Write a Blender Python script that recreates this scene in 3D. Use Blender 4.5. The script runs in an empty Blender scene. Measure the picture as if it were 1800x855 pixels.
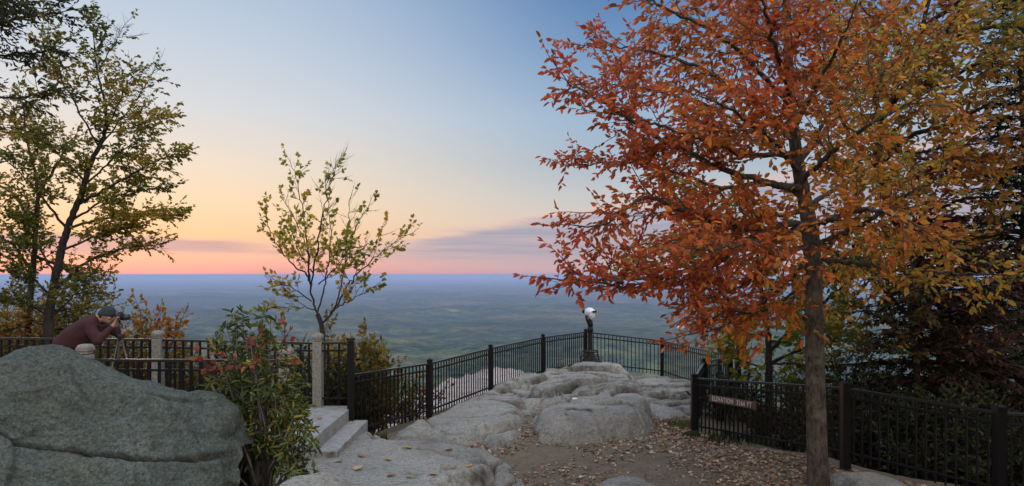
import bpy, bmesh, math, random
import numpy as np
from mathutils import Vector, Matrix

# ------------------------------------------------------------------ camera
sc = bpy.context.scene
CAMZ = 2.9            # lens height above the bare earth of the overlook
F, HOR = 1200.0, 483.0
def P(px, py, D):     # a sight line of the photograph at a distance D -> world point
    return Vector(((px-900)/F*D, D, CAMZ-(py-HOR)/F*D))
def lin(r, g, b):
    f = lambda c: (c/255/12.92) if c/255 <= .04045 else ((c/255+.055)/1.055)**2.4
    return (f(r), f(g), f(b))
R = math.radians

cam = bpy.data.objects.new('camera', bpy.data.cameras.new('camera'))
sc.collection.objects.link(cam)
cam.location = (0, 0, CAMZ); cam.rotation_euler = (R(90), 0, 0)
cam.data.lens = 24; cam.data.sensor_width = 36
cam.data.shift_y = (HOR-427.5)/1800
cam.data.clip_start = .1; cam.data.clip_end = 400000
sc.camera = cam
sc.view_settings.view_transform = 'Standard'; sc.view_settings.look = 'None'
sc.view_settings.gamma = 1; sc.view_settings.use_curve_mapping = False
sc.view_settings.exposure = 0.0
sc.render.engine = 'CYCLES'
sc.cycles.use_denoising = True
try: sc.cycles.denoiser = 'OPENIMAGEDENOISE'
except Exception: pass
sc.cycles.max_bounces = 5; sc.cycles.diffuse_bounces = 3; sc.cycles.glossy_bounces = 2
sc.cycles.transmission_bounces = 3; sc.cycles.volume_bounces = 3; sc.cycles.transparent_max_bounces = 4
sc.cycles.caustics_reflective = False; sc.cycles.caustics_refractive = False

# ------------------------------------------------------------------ sky
SUN_AZ, SUN_EL = -33.0, 0.5       # degrees right of the view, above the horizon
w = bpy.data.worlds.new('World'); sc.world = w; w.use_nodes = True
nt = w.node_tree; nt.nodes.clear()
def N(t, tree=None): return (tree or nt).nodes.new(t)
def M_(op, a, b=None, c=None):
    n = N('ShaderNodeMath'); n.operation = op
    for i, v in enumerate((a, b, c)):
        if v is None: continue
        if isinstance(v, (int, float)): n.inputs[i].default_value = v
        else: nt.links.new(v, n.inputs[i])
    return n.outputs[0]
def smooth(v, a, b):
    n = N('ShaderNodeMapRange'); n.interpolation_type = 'SMOOTHSTEP'
    nt.links.new(v, n.inputs[0]); n.inputs[1].default_value = a; n.inputs[2].default_value = b
    return n.outputs[0]
def mixc(f, a, b):
    n = N('ShaderNodeMix'); n.data_type = 'RGBA'
    if isinstance(f, (int, float)): n.inputs[0].default_value = f
    else: nt.links.new(f, n.inputs[0])
    for v, i in ((a, 6), (b, 7)):
        if isinstance(v, tuple): n.inputs[i].default_value = (*v, 1)
        else: nt.links.new(v, n.inputs[i])
    return n.outputs[2]
tc = N('ShaderNodeTexCoord'); sep = N('ShaderNodeSeparateXYZ'); nt.links.new(tc.outputs['Generated'], sep.inputs[0])
X_, Y_, Z_ = sep.outputs
EL = M_('MULTIPLY', M_('ARCSINE', Z_), 57.2958)
AZ = M_('MULTIPLY', M_('ARCTAN2', X_, Y_), 57.2958)
CS = M_('COSINE', M_('MULTIPLY', M_('SUBTRACT', AZ, SUN_AZ), 1/57.2958))
POS = M_('SQRT', M_('DIVIDE', M_('MAXIMUM', EL, 0.0), 90.0))
def ramp(stops):
    n = N('ShaderNodeValToRGB'); nt.links.new(POS, n.inputs[0])
    e = n.color_ramp.elements
    for i, (el, c) in enumerate(stops):
        x = math.sqrt(el/90)
        q = e[i] if i < 2 else e.new(x)
        q.position = x; q.color = (*lin(*c), 1)
    return n.outputs[0]
warm = ramp([(0, (216,150,156)), (90, (150,160,178)), (.5, (238,170,160)), (1.6, (249,192,168)), (3.2, (252,207,162)), (5.5, (252,221,182)),
             (8.5, (245,227,206)), (12.5, (224,224,225)), (17, (206,216,228)), (23, (180,201,224)), (40, (150,168,190))])
cool = ramp([(0, (186,160,178)), (90, (150,160,178)), (1.0, (204,180,188)), (2.5, (212,190,192)), (4.5, (214,202,198)), (6.5, (198,200,204)),
             (9, (172,188,203)), (13, (156,183,211)), (18, (116,153,196)), (23, (84,127,180)), (40, (125,148,180))])
back = ramp([(0, (180,166,160)), (90, (156,161,172)), (4, (210,190,172)), (12, (206,192,178)), (30, (180,176,176))])
f1 = M_('POWER', smooth(CS, 1.03, .74), .85)
sky = mixc(f1, warm, cool)
sky = mixc(smooth(CS, .6, -.5), sky, back)
# cloud bank to the right, thin bars to the left
cv = N('ShaderNodeCombineXYZ'); nt.links.new(M_('MULTIPLY', AZ, .045), cv.inputs[0]); nt.links.new(M_('MULTIPLY', EL, .42), cv.inputs[1])
nz = N('ShaderNodeTexNoise'); nt.links.new(cv.outputs[0], nz.inputs['Vector']); nz.inputs['Scale'].default_value = 1.6; nz.inputs['Detail'].default_value = 6
nzv = nz.outputs['Fac']
nzc = M_('SUBTRACT', nzv, .5)
top = M_('ADD', 3.2, M_('MULTIPLY', M_('ADD', AZ, 8.5), .15))
dtop = M_('ADD', M_('SUBTRACT', top, EL), M_('MULTIPLY', nzc, 3.4))
bank = M_('MULTIPLY', smooth(dtop, -.25, .75), M_('MULTIPLY', smooth(EL, .1, 2.2), smooth(AZ, -17, -4)))
nz2 = N('ShaderNodeTexNoise'); cv2 = N('ShaderNodeCombineXYZ'); nt.links.new(M_('ADD', M_('MULTIPLY', AZ, .05), M_('MULTIPLY', EL, -.12)), cv2.inputs[0]); nt.links.new(M_('MULTIPLY', EL, 1.3), cv2.inputs[1])
nt.links.new(cv2.outputs[0], nz2.inputs['Vector']); nz2.inputs['Scale'].default_value = 1.5; nz2.inputs['Detail'].default_value = 7; nz2.inputs['Roughness'].default_value = .6
bank = M_('MULTIPLY', bank, M_('ADD', .60, M_('MULTIPLY', smooth(nz2.outputs['Fac'], .36, .62), .32)))
bank = M_('MULTIPLY', bank, smooth(AZ, 70, 40))
rim = M_('MULTIPLY', M_('MULTIPLY', smooth(dtop, -.5, .05), smooth(dtop, .75, .1)), smooth(AZ, -12, 0))
mid = M_('ADD', 2.15, M_('MULTIPLY', nzc, 2.2))
dl = M_('ABSOLUTE', M_('SUBTRACT', EL, mid))
bar = M_('MULTIPLY', smooth(dl, .75, .2), M_('MULTIPLY', smooth(AZ, -17, -24), .85))
mid2 = M_('ADD', 2.0, M_('MULTIPLY', nzc, 4.0))
dl2 = M_('ABSOLUTE', M_('SUBTRACT', EL, mid2))
bar2 = M_('MULTIPLY', smooth(dl2, .5, .1), M_('MULTIPLY', M_('MULTIPLY', smooth(AZ, -24, -19), smooth(AZ, -8, -13)), .5))
sky = mixc(M_('MULTIPLY', rim, .55), sky, lin(238,196,188))
sky = mixc(bank, sky, lin(158,160,184))
sky = mixc(M_('MAXIMUM', bar, bar2), sky, lin(172,158,172))
nish = N('ShaderNodeTexSky'); nish.sky_type = 'NISHITA'; nish.sun_disc = False
nish.sun_elevation = R(SUN_EL); nish.sun_rotation = R(SUN_AZ); nish.altitude = 1000; nish.dust_density = 1.5
bg1 = N('ShaderNodeBackground'); nt.links.new(sky, bg1.inputs[0])
# sky overhead and behind, out of view, boosted as fill for the foreground
nt.links.new(M_('ADD', .95, M_('ADD', M_('MULTIPLY', smooth(EL, 27, 55), 2.1), M_('MULTIPLY', M_('MULTIPLY', smooth(CS, .2, -.5), smooth(EL, -2, 10)), 3.0))), bg1.inputs[1])
bg2 = N('ShaderNodeBackground'); nt.links.new(nish.outputs[0], bg2.inputs[0]); bg2.inputs[1].default_value = .02
add = N('ShaderNodeAddShader'); nt.links.new(bg1.outputs[0], add.inputs[0]); nt.links.new(bg2.outputs[0], add.inputs[1])
out = N('ShaderNodeOutputWorld'); nt.links.new(add.outputs[0], out.inputs[0])

sl = bpy.data.lights.new('sun', 'SUN'); so = bpy.data.objects.new('sun', sl); sc.collection.objects.link(so)
sl.energy = .45; sl.angle = R(12); sl.color = (1, .66, .45)
sd = Vector((math.sin(R(SUN_AZ))*math.cos(R(SUN_EL+3)), math.cos(R(SUN_AZ))*math.cos(R(SUN_EL+3)), math.sin(R(SUN_EL+3))))
so.rotation_euler = sd.to_track_quat('Z', 'Y').to_euler(); so.location = (-30, 40, 20)

# ------------------------------------------------------------------ helpers
C = sc.collection
def tag(o, label=None, cat=None, group=None, kind=None):
    if label: o['label'] = label
    if cat: o['category'] = cat
    if group: o['group'] = group
    if kind: o['kind'] = kind
    return o
def empty(name, loc, label, cat, group=None):
    o = bpy.data.objects.new(name, None); C.objects.link(o); o.location = loc
    o.empty_display_size = .2
    return tag(o, label, cat, group)
def link(name, me, mat, parent=None, smooth_=False):
    """a mesh whose vertices are in world space; a child's are moved to its parent's frame"""
    o = bpy.data.objects.new(name, me); C.objects.link(o)
    if mat and not me.materials: me.materials.append(mat)
    if parent:
        o.parent = parent
        q = parent; off = Vector((0, 0, 0))
        while q: off += q.location; q = q.parent
        me.transform(Matrix.Translation(-off))
    if smooth_: me.shade_smooth()
    return o
def np_mesh(name, V, T, col=None, uv=None):
    """fast mesh from arrays: V (n,3), T (m,k) faces all of k corners"""
    V = np.asarray(V, np.float32); T = np.asarray(T, np.int32)
    me = bpy.data.meshes.new(name); m, k = T.shape
    me.vertices.add(len(V)); me.vertices.foreach_set('co', V.ravel())
    me.loops.add(m*k); me.loops.foreach_set('vertex_index', T.ravel())
    me.polygons.add(m); me.polygons.foreach_set('loop_start', np.arange(0, m*k, k, dtype=np.int32))
    me.update(calc_edges=True)
    if col is not None:
        a = me.color_attributes.new('Col', 'FLOAT_COLOR', 'POINT')
        c = np.ones((len(V), 4), np.float32); c[:, :3] = col
        a.data.foreach_set('color', c.ravel())
    me.validate()
    return me
# vectorised gradient noise
_rs = np.random.RandomState(7)
_perm = np.tile(_rs.permutation(256), 3)
_grad = _rs.normal(size=(256, 3)); _grad /= np.linalg.norm(_grad, axis=1)[:, None]
def perlin(p):
    p = np.asarray(p, np.float64); i = np.floor(p).astype(int); f = p-i; i &= 255
    u = f*f*f*(f*(f*6-15)+10); r = 0
    for a in (0, 1):
        for b in (0, 1):
            for c in (0, 1):
                h = _perm[_perm[_perm[i[..., 0]+a]+i[..., 1]+b]+i[..., 2]+c]
                g = _grad[h]; d = f-np.array((a, b, c))
                wgt = (u[..., 0] if a else 1-u[..., 0])*(u[..., 1] if b else 1-u[..., 1])*(u[..., 2] if c else 1-u[..., 2])
                r = r+wgt*(g*d).sum(-1)
    return r*1.6
def fbm(p, o=4, rough=.5):
    s = 0; a = 1; p = np.asarray(p, float)
    for k in range(o): s = s+a*perlin(p+17.3*k); p = p*2.03; a *= rough
    return s
def ridged(p, o=3):
    s = 0; a = 1; p = np.asarray(p, float)
    for k in range(o): s = s+a*(1-np.abs(perlin(p+9.1*k))*1.6); p = p*2.1; a *= .5
    return s

# ------------------------------------------------------------------ materials
def mat(name):
    m = bpy.data.materials.new(name); m.use_nodes = True
    t = m.node_tree; b = t.nodes['Principled BSDF']
    return m, t, b
def tnoise(t, scale, detail=5, rough=.55, coord='Object', sx=(1, 1, 1)):
    c = t.nodes.new('ShaderNodeTexCoord'); mp = t.nodes.new('ShaderNodeMapping'); mp.inputs['Scale'].default_value = sx
    t.links.new(c.outputs[coord], mp.inputs[0])
    n = t.nodes.new('ShaderNodeTexNoise'); t.links.new(mp.outputs[0], n.inputs['Vector'])
    n.inputs['Scale'].default_value = scale; n.inputs['Detail'].default_value = detail; n.inputs['Roughness'].default_value = rough
    return n.outputs['Fac']
def tramp(t, v, stops):
    n = t.nodes.new('ShaderNodeValToRGB'); t.links.new(v, n.inputs[0]); e = n.color_ramp.elements
    for i, (x, c) in enumerate(stops):
        q = e[i] if i < 2 else e.new(x)
        q.position = x; q.color = (*c, 1) if len(c) == 3 else c
    return n.outputs[0]
def tmix(t, f, a, b, mode='MIX'):
    n = t.nodes.new('ShaderNodeMix'); n.data_type = 'RGBA'; n.blend_type = mode
    if isinstance(f, (int, float)): n.inputs[0].default_value = f
    else: t.links.new(f, n.inputs[0])
    for v, i in ((a, 6), (b, 7)):
        if isinstance(v, tuple): n.inputs[i].default_value = (*v, 1)
        else: t.links.new(v, n.inputs[i])
    return n.outputs[2]
def tmath(t, op, a, b):
    n = t.nodes.new('ShaderNodeMath'); n.operation = op
    for i, v in enumerate((a, b)):
        if isinstance(v, (int, float)): n.inputs[i].default_value = v
        else: t.links.new(v, n.inputs[i])
    return n.outputs[0]
def tbump(t, b, h, strength, dist):
    n = t.nodes.new('ShaderNodeBump'); n.inputs['Strength'].default_value = strength; n.inputs['Distance'].default_value = dist
    t.links.new(h, n.inputs['Height']); t.links.new(n.outputs[0], b.inputs['Normal'])
g3 = lambda v: (v, v, v)

def rock_mat(name, lo, hi, lichen, pink=0, speck=1.0, contrast=.6):
    m, t, b = mat(name)
    big = tnoise(t, .8, 6, .65); mid = tnoise(t, 4.5, 8, .72); fine = tnoise(t, 24, 7, .75); grain = tnoise(t, 110, 3, .7)
    c = tramp(t, big, [(.32, lo), (.68, hi)])
    warm_ = tnoise(t, 2.1, 6, .7)
    c = tmix(t, tramp(t, warm_, [(.52, g3(0)), (.68, g3(.55))]), c, tuple(x*q for x, q in zip(hi, (1.08, .98, .86))))
    c = tmix(t, tramp(t, mid, [(.30, g3(.7)), (.44, g3(0))]), c, tuple(x*.50 for x in lo))
    c = tmix(t, tramp(t, fine, [(.36, g3(.8)), (.5, g3(0))]), c, tuple(x*.52 for x in lo))
    c = tmix(t, tramp(t, grain, [(.60, g3(0)), (.76, g3(.45*speck))]), c, tuple(min(1, x*1.45) for x in hi))
    c = tmix(t, tramp(t, grain, [(.26, g3(.6)), (.42, g3(0))]), c, tuple(x*.4 for x in lo))
    li = tnoise(t, 2.9, 8, .75)
    c = tmix(t, tramp(t, li, [(.56, g3(0)), (.64, g3(.8))]), c, lichen)
    if pink:
        pk = tnoise(t, 1.3, 6, .65)
        c = tmix(t, tramp(t, pk, [(.56, g3(0)), (.72, g3(pink))]), c, tuple(x*q for x, q in zip(hi, (.95, .78, .70))))
    st = tnoise(t, 1.2, 7, .65, sx=(.5, .8, 6))
    c = tmix(t, tramp(t, st, [(.57, g3(0)), (.68, g3(.6))]), c, tuple(x*.42 for x in lo))
    rd = tnoise(t, 33, 3, .6)
    c = tmix(t, tramp(t, rd, [(.55, g3(0)), (.66, g3(.45))]), c, tuple(x*q for x, q in zip(hi, (.78, .60, .56))))
    gr = tnoise(t, 38, 6, .85)
    c = tmix(t, 1.0, c, tramp(t, gr, [(.34, g3(1-.62*contrast)), (.5, g3(1)), (.66, g3(1+.75*contrast))]), 'MULTIPLY')
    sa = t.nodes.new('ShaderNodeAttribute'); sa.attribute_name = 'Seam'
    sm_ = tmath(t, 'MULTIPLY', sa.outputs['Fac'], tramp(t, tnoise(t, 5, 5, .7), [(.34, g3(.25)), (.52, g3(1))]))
    c = tmix(t, sm_, c, (.040, .033, .025))  # dark soil in the cracks, and shade painted in under the ledge lips
    t.links.new(c, b.inputs['Base Color']); b.inputs['Roughness'].default_value = .9
    b.inputs['Specular IOR Level'].default_value = .2
    h = tmath(t, 'ADD', tmath(t, 'ADD', tmath(t, 'MULTIPLY', fine, .8), tmath(t, 'MULTIPLY', mid, 2.2)), tmath(t, 'ADD', tmath(t, 'MULTIPLY', grain, .25), tmath(t, 'MULTIPLY', st, 1.6)))
    tbump(t, b, h, .9, .035)
    return m
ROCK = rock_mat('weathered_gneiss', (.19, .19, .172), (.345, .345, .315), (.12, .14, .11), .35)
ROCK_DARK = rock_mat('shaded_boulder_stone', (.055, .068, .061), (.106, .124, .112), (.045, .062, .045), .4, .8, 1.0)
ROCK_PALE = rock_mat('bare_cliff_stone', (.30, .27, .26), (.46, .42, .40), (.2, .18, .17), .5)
def plain(name, col, rough=.5, noise=.25, scale=30, bump=.2, metal=0, bd=.004):
    m, t, b = mat(name); n = tnoise(t, scale, 5, .6)
    t.links.new(tramp(t, n, [(.3, tuple(c*(1-noise) for c in col)), (.7, tuple(min(1, c*(1+noise)) for c in col))]), b.inputs['Base Color'])
    b.inputs['Roughness'].default_value = rough; b.inputs['Metallic'].default_value = metal
    if bump: tbump(t, b, n, bump, bd)
    return m
IRON = plain('black_painted_metal', (.008, .007, .008), .5, .35, 40, .08); IRON.node_tree.nodes['Principled BSDF'].inputs['Specular IOR Level'].default_value = .14
RAIL = plain('rail_top_metal', (.010, .009, .010), .33, .3, 40, .05)
CONC = plain('cast_concrete', (.215, .22, .21), .85, .3, 9, .4, bd=.006)
CUT = plain('cut_granite', (.17, .16, .142), .9, .4, 30, .5, bd=.006)
def bark(name, a, b_, lich=(.16, .17, .15)):
    m, t, b = mat(name)
    n = tnoise(t, 30, 8, .8, sx=(1, 1, .26)); n2 = tnoise(t, 3, 5, .6)
    c = tramp(t, n, [(.36, a), (.62, b_)])
    c = tmix(t, tramp(t, n2, [(.52, g3(0)), (.66, g3(.6))]), c, lich)
    t.links.new(c, b.inputs['Base Color']); b.inputs['Roughness'].default_value = .95; b.inputs['Specular IOR Level'].default_value = .1
    tbump(t, b, n, 1.0, .03)
    return m
BARK = bark('grey_ridged_bark', (.018, .014, .012), (.135, .11, .088), (.19, .195, .16))
BARK_DARK = bark('dark_bark', (.018, .015, .014), (.055, .047, .042), (.06, .062, .055))
def leafmat(name, trans=.45, rough=.5, spec=.25):
    m, t, b = mat(name)
    a = t.nodes.new('ShaderNodeAttribute'); a.attribute_name = 'Col'
    n = tnoise(t, 60, 3, .6)
    c = tmix(t, tramp(t, n, [(.35, g3(.0)), (.7, g3(.35))]), a.outputs['Color'], (.06, .04, .015), 'MIX')
    t.links.new(c, b.inputs['Base Color']); b.inputs['Roughness'].default_value = rough; b.inputs['Specular IOR Level'].default_value = spec
    tr = t.nodes.new('ShaderNodeBsdfTranslucent'); t.links.new(a.outputs['Color'], tr.inputs[0])
    mx = t.nodes.new('ShaderNodeMixShader'); mx.inputs[0].default_value = trans
    t.links.new(b.outputs[0], mx.inputs[1]); t.links.new(tr.outputs[0], mx.inputs[2])
    o = t.nodes['Material Output']; t.links.new(mx.outputs[0], o.inputs[0])
    return m
LEAF = leafmat('autumn_leaf', .58); LEAF_GLOSS = leafmat('leathery_leaf', .25, .5, .22); NEEDLE = leafmat('conifer_needle', .12, .8, .06)
LITTER = leafmat('dry_leaf', .1, .8, .15)

# ------------------------------------------------------------------ ground
CP = [(3.41,12.8,-2.95),(4.64,9.5,-2.66),(5.7,8,-2.62),(7.6,6.6,-2.4),(4.05,9,-2.80),(-1.58,13.1,-2.77),(-.5,15.8,-2.78),(.84,18.4,-2.72),(2.18,20.2,-2.68),
      (4.46,20.3,-3.05),(5.28,16.5,-2.98),(4.27,15.2,-2.98),(.5,10.5,-2.89),(2,10.5,-2.9),(3,11.5,-2.92),(2,9,-2.86),(.6,9,-2.88),(3.3,9,-2.84),(-2.4,9.5,-2.75),(-2.5,11.2,-2.8),
      (-1,10.5,-2.85),(1.5,7.5,-2.75),(3.5,6.5,-2.6),(0,3,-1.7),(3,2.5,-1.7),(-3,3,-1.8),(7,2,-1.8),(-4,7,-2.6),(-7,7,-2.5),(-6,10,-2.4),(-10,9,-2.3),(0,-3,-1.6),(-8,-2,-1.6),(8,-3,-1.6),(1,14,-2.85),(3.5,14.5,-2.95)]
CPA = np.array(CP)
INSIDE = np.array([(-2.6,11.2),(-1.58,13.1),(-.495,15.8),(.836,18.4),(2.18,20.2),(4.46,20.3),(5.28,16.5),(4.27,15.2),(3.41,12.8),(4.64,9.5),(5.7,8),(7.6,6.6),(12,4),(30,0),(30,-12),(-30,-12),(-30,11.6)])
def inside(poly, x, y):
    r = np.zeros(x.shape, bool); n = len(poly)
    for i in range(n):
        x1, y1 = poly[i]; x2, y2 = poly[(i+1) % n]
        c = ((y1 > y) != (y2 > y)) & (x < (x2-x1)*(y-y1)/(y2-y1+1e-12)+x1)
        r ^= c
    return r
def pdist(poly, x, y, closed=True):
    d = np.full(x.shape, 1e9); n = len(poly)
    for i in range(n if closed else n-1):
        a = np.array(poly[i][:2]); b = np.array(poly[(i+1) % n][:2]); e = b-a
        t = np.clip(((x-a[0])*e[0]+(y-a[1])*e[1])/(e@e+1e-12), 0, 1)
        d = np.minimum(d, np.hypot(x-a[0]-t*e[0], y-a[1]-t*e[1]))
    return d
def gz(x, y):
    x = np.asarray(x, float); y = np.asarray(y, float)
    w_ = 0; s = 0
    for (a, b, z) in CPA:
        k = 1/((x-a)**2+(y-b)**2+.35)**1.6
        w_ = w_+k; s = s+k*z
    z = s/w_
    d = np.where(inside(INSIDE, x, y), 0, pdist(INSIDE, x, y))
    d = np.maximum(d-.25, 0)
    drop = np.where(x > 3.6, .28*d+.035*d**2, .75*d+.03*d**2)
    z = z-np.minimum(drop, 60)
    p = np.stack((x, y, np.zeros_like(x)), -1)
    return z+CAMZ+.03*fbm(p*.9, 3)+.012*fbm(p*4, 2)
def G(x, y): return float(gz(np.array([x]), np.array([y]))[0])
xs = np.unique(np.concatenate((np.linspace(-60, -9, 60), np.linspace(-9, 12, 150), np.linspace(12, 60, 55))))
ys = np.unique(np.concatenate((np.linspace(-12, 4, 40), np.linspace(4, 22, 130), np.linspace(22, 70, 60))))
def grid_faces(nx, ny):
    i = np.arange(nx*ny).reshape(ny, nx)
    return np.stack((i[:-1, :-1], i[:-1, 1:], i[1:, 1:], i[1:, :-1]), -1).reshape(-1, 4)
gx, gy = np.meshgrid(xs, ys)
m, t, b = mat('bare_earth')
n1 = tnoise(t, .8, 5, .6, 'Object'); n2 = tnoise(t, 18, 6, .7); n3 = tnoise(t, 3.5, 5, .65)
c = tramp(t, n2, [(.3, (.078, .062, .043)), (.7, (.19, .155, .112))])
c = tmix(t, tramp(t, n3, [(.45, g3(0)), (.7, g3(.6))]), c, (.20, .165, .122))
c = tmix(t, tramp(t, n1, [(.5, g3(0)), (.7, g3(.5))]), c, (.115, .088, .066))
t.links.new(c, b.inputs['Base Color']); b.inputs['Roughness'].default_value = .95; b.inputs['Specular IOR Level'].default_value = .15
tbump(t, b, n2, .8, .03); EARTH = m
o = link('ground', np_mesh('ground', np.stack((gx, gy, gz(gx, gy)), -1).reshape(-1, 3), grid_faces(len(xs), len(ys))), EARTH, smooth_=True)
tag(o, kind='structure')

# valley: one sheet from the foot of the crag to the horizon
PLAIN = -620.0
def vz(x, y):
    r = np.hypot(x, y)
    base = np.interp(r, [0, 40, 150, 600, 1800, 3000, 4200, 2e5], [-30, -45, -150, -390, -560, PLAIN, PLAIN, PLAIN])
    p = np.stack((x/2600, y/2600, np.zeros_like(x)), -1)
    amp = np.clip((r-900)/3000, 0, 1)
    h = fbm(p, 5, .55)*70+ridged(p*np.array((.45, .9, 1))+5, 3)*70+fbm(p*6, 3)*12-60
    for (hx, hy, hr, hh) in ((-900, 4300, 900, 110), (300, 4900, 700, 60), (1500, 5200, 1200, 80), (-2600, 5200, 1300, 120)):
        h = h+hh*np.exp(-((x-hx)**2+(y-hy)**2)/hr**2)/np.maximum(amp, .2)
    return base+amp*h+CAMZ
nr, na = 420, 420
rr = np.exp(np.linspace(np.log(38), np.log(165000), nr)); aa = np.radians(np.linspace(-78, 78, na))
A_, R_ = np.meshgrid(aa, rr); vx = R_*np.sin(A_); vy = R_*np.cos(A_)
m, t, b = mat('valley_forest')
v1 = tnoise(t, .0009, 9, .7); v2 = tnoise(t, .0062, 8, .74); v3 = tnoise(t, .00022, 7, .65); v4 = tnoise(t, .02, 5, .7); v5 = tnoise(t, .0019, 8, .72, 'Object', (.6, 1, 1))
c = tramp(t, v2, [(.38, (.006, .014, .008)), (.48, (.045, .070, .028)), (.62, (.125, .13, .05))])
c = tmix(t, tramp(t, v5, [(.49, g3(0)), (.57, g3(.65))]), c, (.014, .030, .018))
c = tmix(t, tramp(t, v1, [(.52, g3(0)), (.62, g3(.6))]), c, (.16, .115, .05))
c = tmix(t, tramp(t, v3, [(.5, g3(0)), (.60, g3(.6))]), c, (.010, .030, .020))
fld = tramp(t, tnoise(t, .0021, 6, .6), [(.66, g3(0)), (.68, g3(.8))])
c = tmix(t, tmath(t, 'MULTIPLY', fld, .4), c, (.17, .16, .085))
c = tmix(t, tramp(t, v4, [(.36, g3(.7)), (.5, g3(0))]), c, (.004, .010, .006))
t.links.new(c, b.inputs['Base Color']); b.inputs['Roughness'].default_value = 1; b.inputs['Specular IOR Level'].default_value = 0
tbump(t, b, tmath(t, 'ADD', v2, tmath(t, 'MULTIPLY', v4, .6)), .7, 30)
o = link('valley_terrain', np_mesh('valley', np.stack((vx, vy, vz(vx, vy)), -1).reshape(-1, 3), grid_faces(na, nr)[:, ::-1]), m, smooth_=True)
tag(o, kind='structure')
def VP(px, py):       # the valley floor under a sight line
    D = -PLAIN*F/(py-HOR)
    for _ in range(12):
        x = (px-900)/F*D; z = float(vz(np.array([x]), np.array([D]))[0])
        D = .5*D+.5*(CAMZ-z)*F/(py-HOR)
    return (px-900)/F*D, D
rf = random.Random(3)
FIELD = plain('mown_field', (.12, .12, .075), 1, .4, .02, 0)
for (px, py, wpx, hpx) in [(797,547,26,4.0),(655,527,44,1.6),(955,523,46,1.4)]:
    pts = []
    for k in range(28):
        a = 2*math.pi*k/28; q = 1+.3*math.sin(2*a+px)+.2*rf.uniform(-1, 1)
        pts.append(VP(px+.5*wpx*q*math.cos(a), py+.5*hpx*q*math.sin(a)))
    bm = bmesh.new(); c0 = VP(px, py)
    cv_ = bm.verts.new((c0[0], c0[1], float(vz(np.array([c0[0]]), np.array([c0[1]]))[0])+9))
    vs = [bm.verts.new((x, y, float(vz(np.array([x]), np.array([y]))[0])+9)) for x, y in pts]
    for i in range(28): bm.faces.new((cv_, vs[i], vs[(i+1) % 28]))
    bmesh.ops.recalc_face_normals(bm, faces=bm.faces)
    me = bpy.data.meshes.new('field'); bm.to_mesh(me); bm.free()
    tag(link('field', me, FIELD), kind='structure')

# haze: even air over the whole valley
bm = bmesh.new(); bmesh.ops.create_cube(bm, size=1)
lo_, hi_ = (-190000, -30000, PLAIN-190), (190000, 190000, CAMZ+14)
for v in bm.verts:
    v.co = Vector([(lo_[i]+hi_[i])/2+v.co[i]*(hi_[i]-lo_[i]) for i in range(3)])
me = bpy.data.meshes.new('haze'); bm.to_mesh(me); bm.free()
m = bpy.data.materials.new('thin_blue_air'); m.use_nodes = True; t = m.node_tree; t.nodes.clear()
pv = t.nodes.new('ShaderNodeVolumePrincipled'); mo = t.nodes.new('ShaderNodeOutputMaterial')
pv.inputs['Color'].default_value = (.42, .545, .85, 1); pv.inputs['Density'].default_value = 3.7e-5; pv.inputs['Anisotropy'].default_value = .0
t.links.new(pv.outputs[0], mo.inputs['Volume'])
tag(link('haze', me, m), kind='stuff')

# ------------------------------------------------------------------ rock builders
def gp(px, py, z):    # where a sight line meets the level z (relative to the lens)
    D = -z*F/(py-HOR); return ((px-900)/F*D, D)
SEAM = [0]
def seg_groove(x, y, lines, z):
    for (pts, wd, dp) in lines:
        wob = .05*fbm(np.stack((x*3, y*3, np.zeros_like(x)+wd*50), -1), 3)
        d = pdist(pts, x+wob, y+wob*.7, closed=False)
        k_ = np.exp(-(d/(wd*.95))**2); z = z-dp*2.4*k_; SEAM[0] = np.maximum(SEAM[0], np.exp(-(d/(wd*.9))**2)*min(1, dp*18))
    return z
def ledge_lift(x, y, ledges):
    """bedding steps: the sheet behind each line stands up from the one in front, its lip undercut"""
    tot = np.zeros_like(x)
    for k, (pts, h, dec) in enumerate(ledges):
        w1 = fbm(np.stack((x*2.2, y*2.2, np.full_like(x, k*7.3)), -1), 4)
        xx = x+.10*w1; yy = y+.16*w1
        best = np.full(x.shape, 1e9); sg = np.zeros_like(x); uu = np.zeros_like(x); n = len(pts)-1
        for i in range(n):
            a = np.array(pts[i]); e = np.array(pts[i+1])-a; t = ((xx-a[0])*e[0]+(yy-a[1])*e[1])/(e@e); tcl = np.clip(t, 0, 1)
            d = np.hypot(xx-a[0]-tcl*e[0], yy-a[1]-tcl*e[1]); cr = e[0]*(yy-a[1])-e[1]*(xx-a[0]); m_ = d < best
            best = np.where(m_, d, best); sg = np.where(m_, np.sign(cr), sg); uu = np.where(m_, (i+tcl)/n, uu)
        en = np.clip(np.minimum(uu, 1-uu)/.14, 0, 1); en = en*en*(3-2*en); sd_ = best*sg
        up = np.clip(sd_/.045, 0, 1)*np.exp(-np.maximum(sd_, 0)/dec)
        SEAM[0] = np.maximum(SEAM[0], .95*en*np.exp(-((sd_+.012)/.05)**2)*np.clip(.75+1.2*fbm(np.stack((x*1.3, y*1.3, np.full_like(x, k*3.1)), -1), 2), 0, 1))  # dark strip along each lip paints in its overhang shade with the soil
        tot += en*(h*up-.55*h*np.exp(-((sd_+.05)/.055)**2))
    return tot
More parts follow.
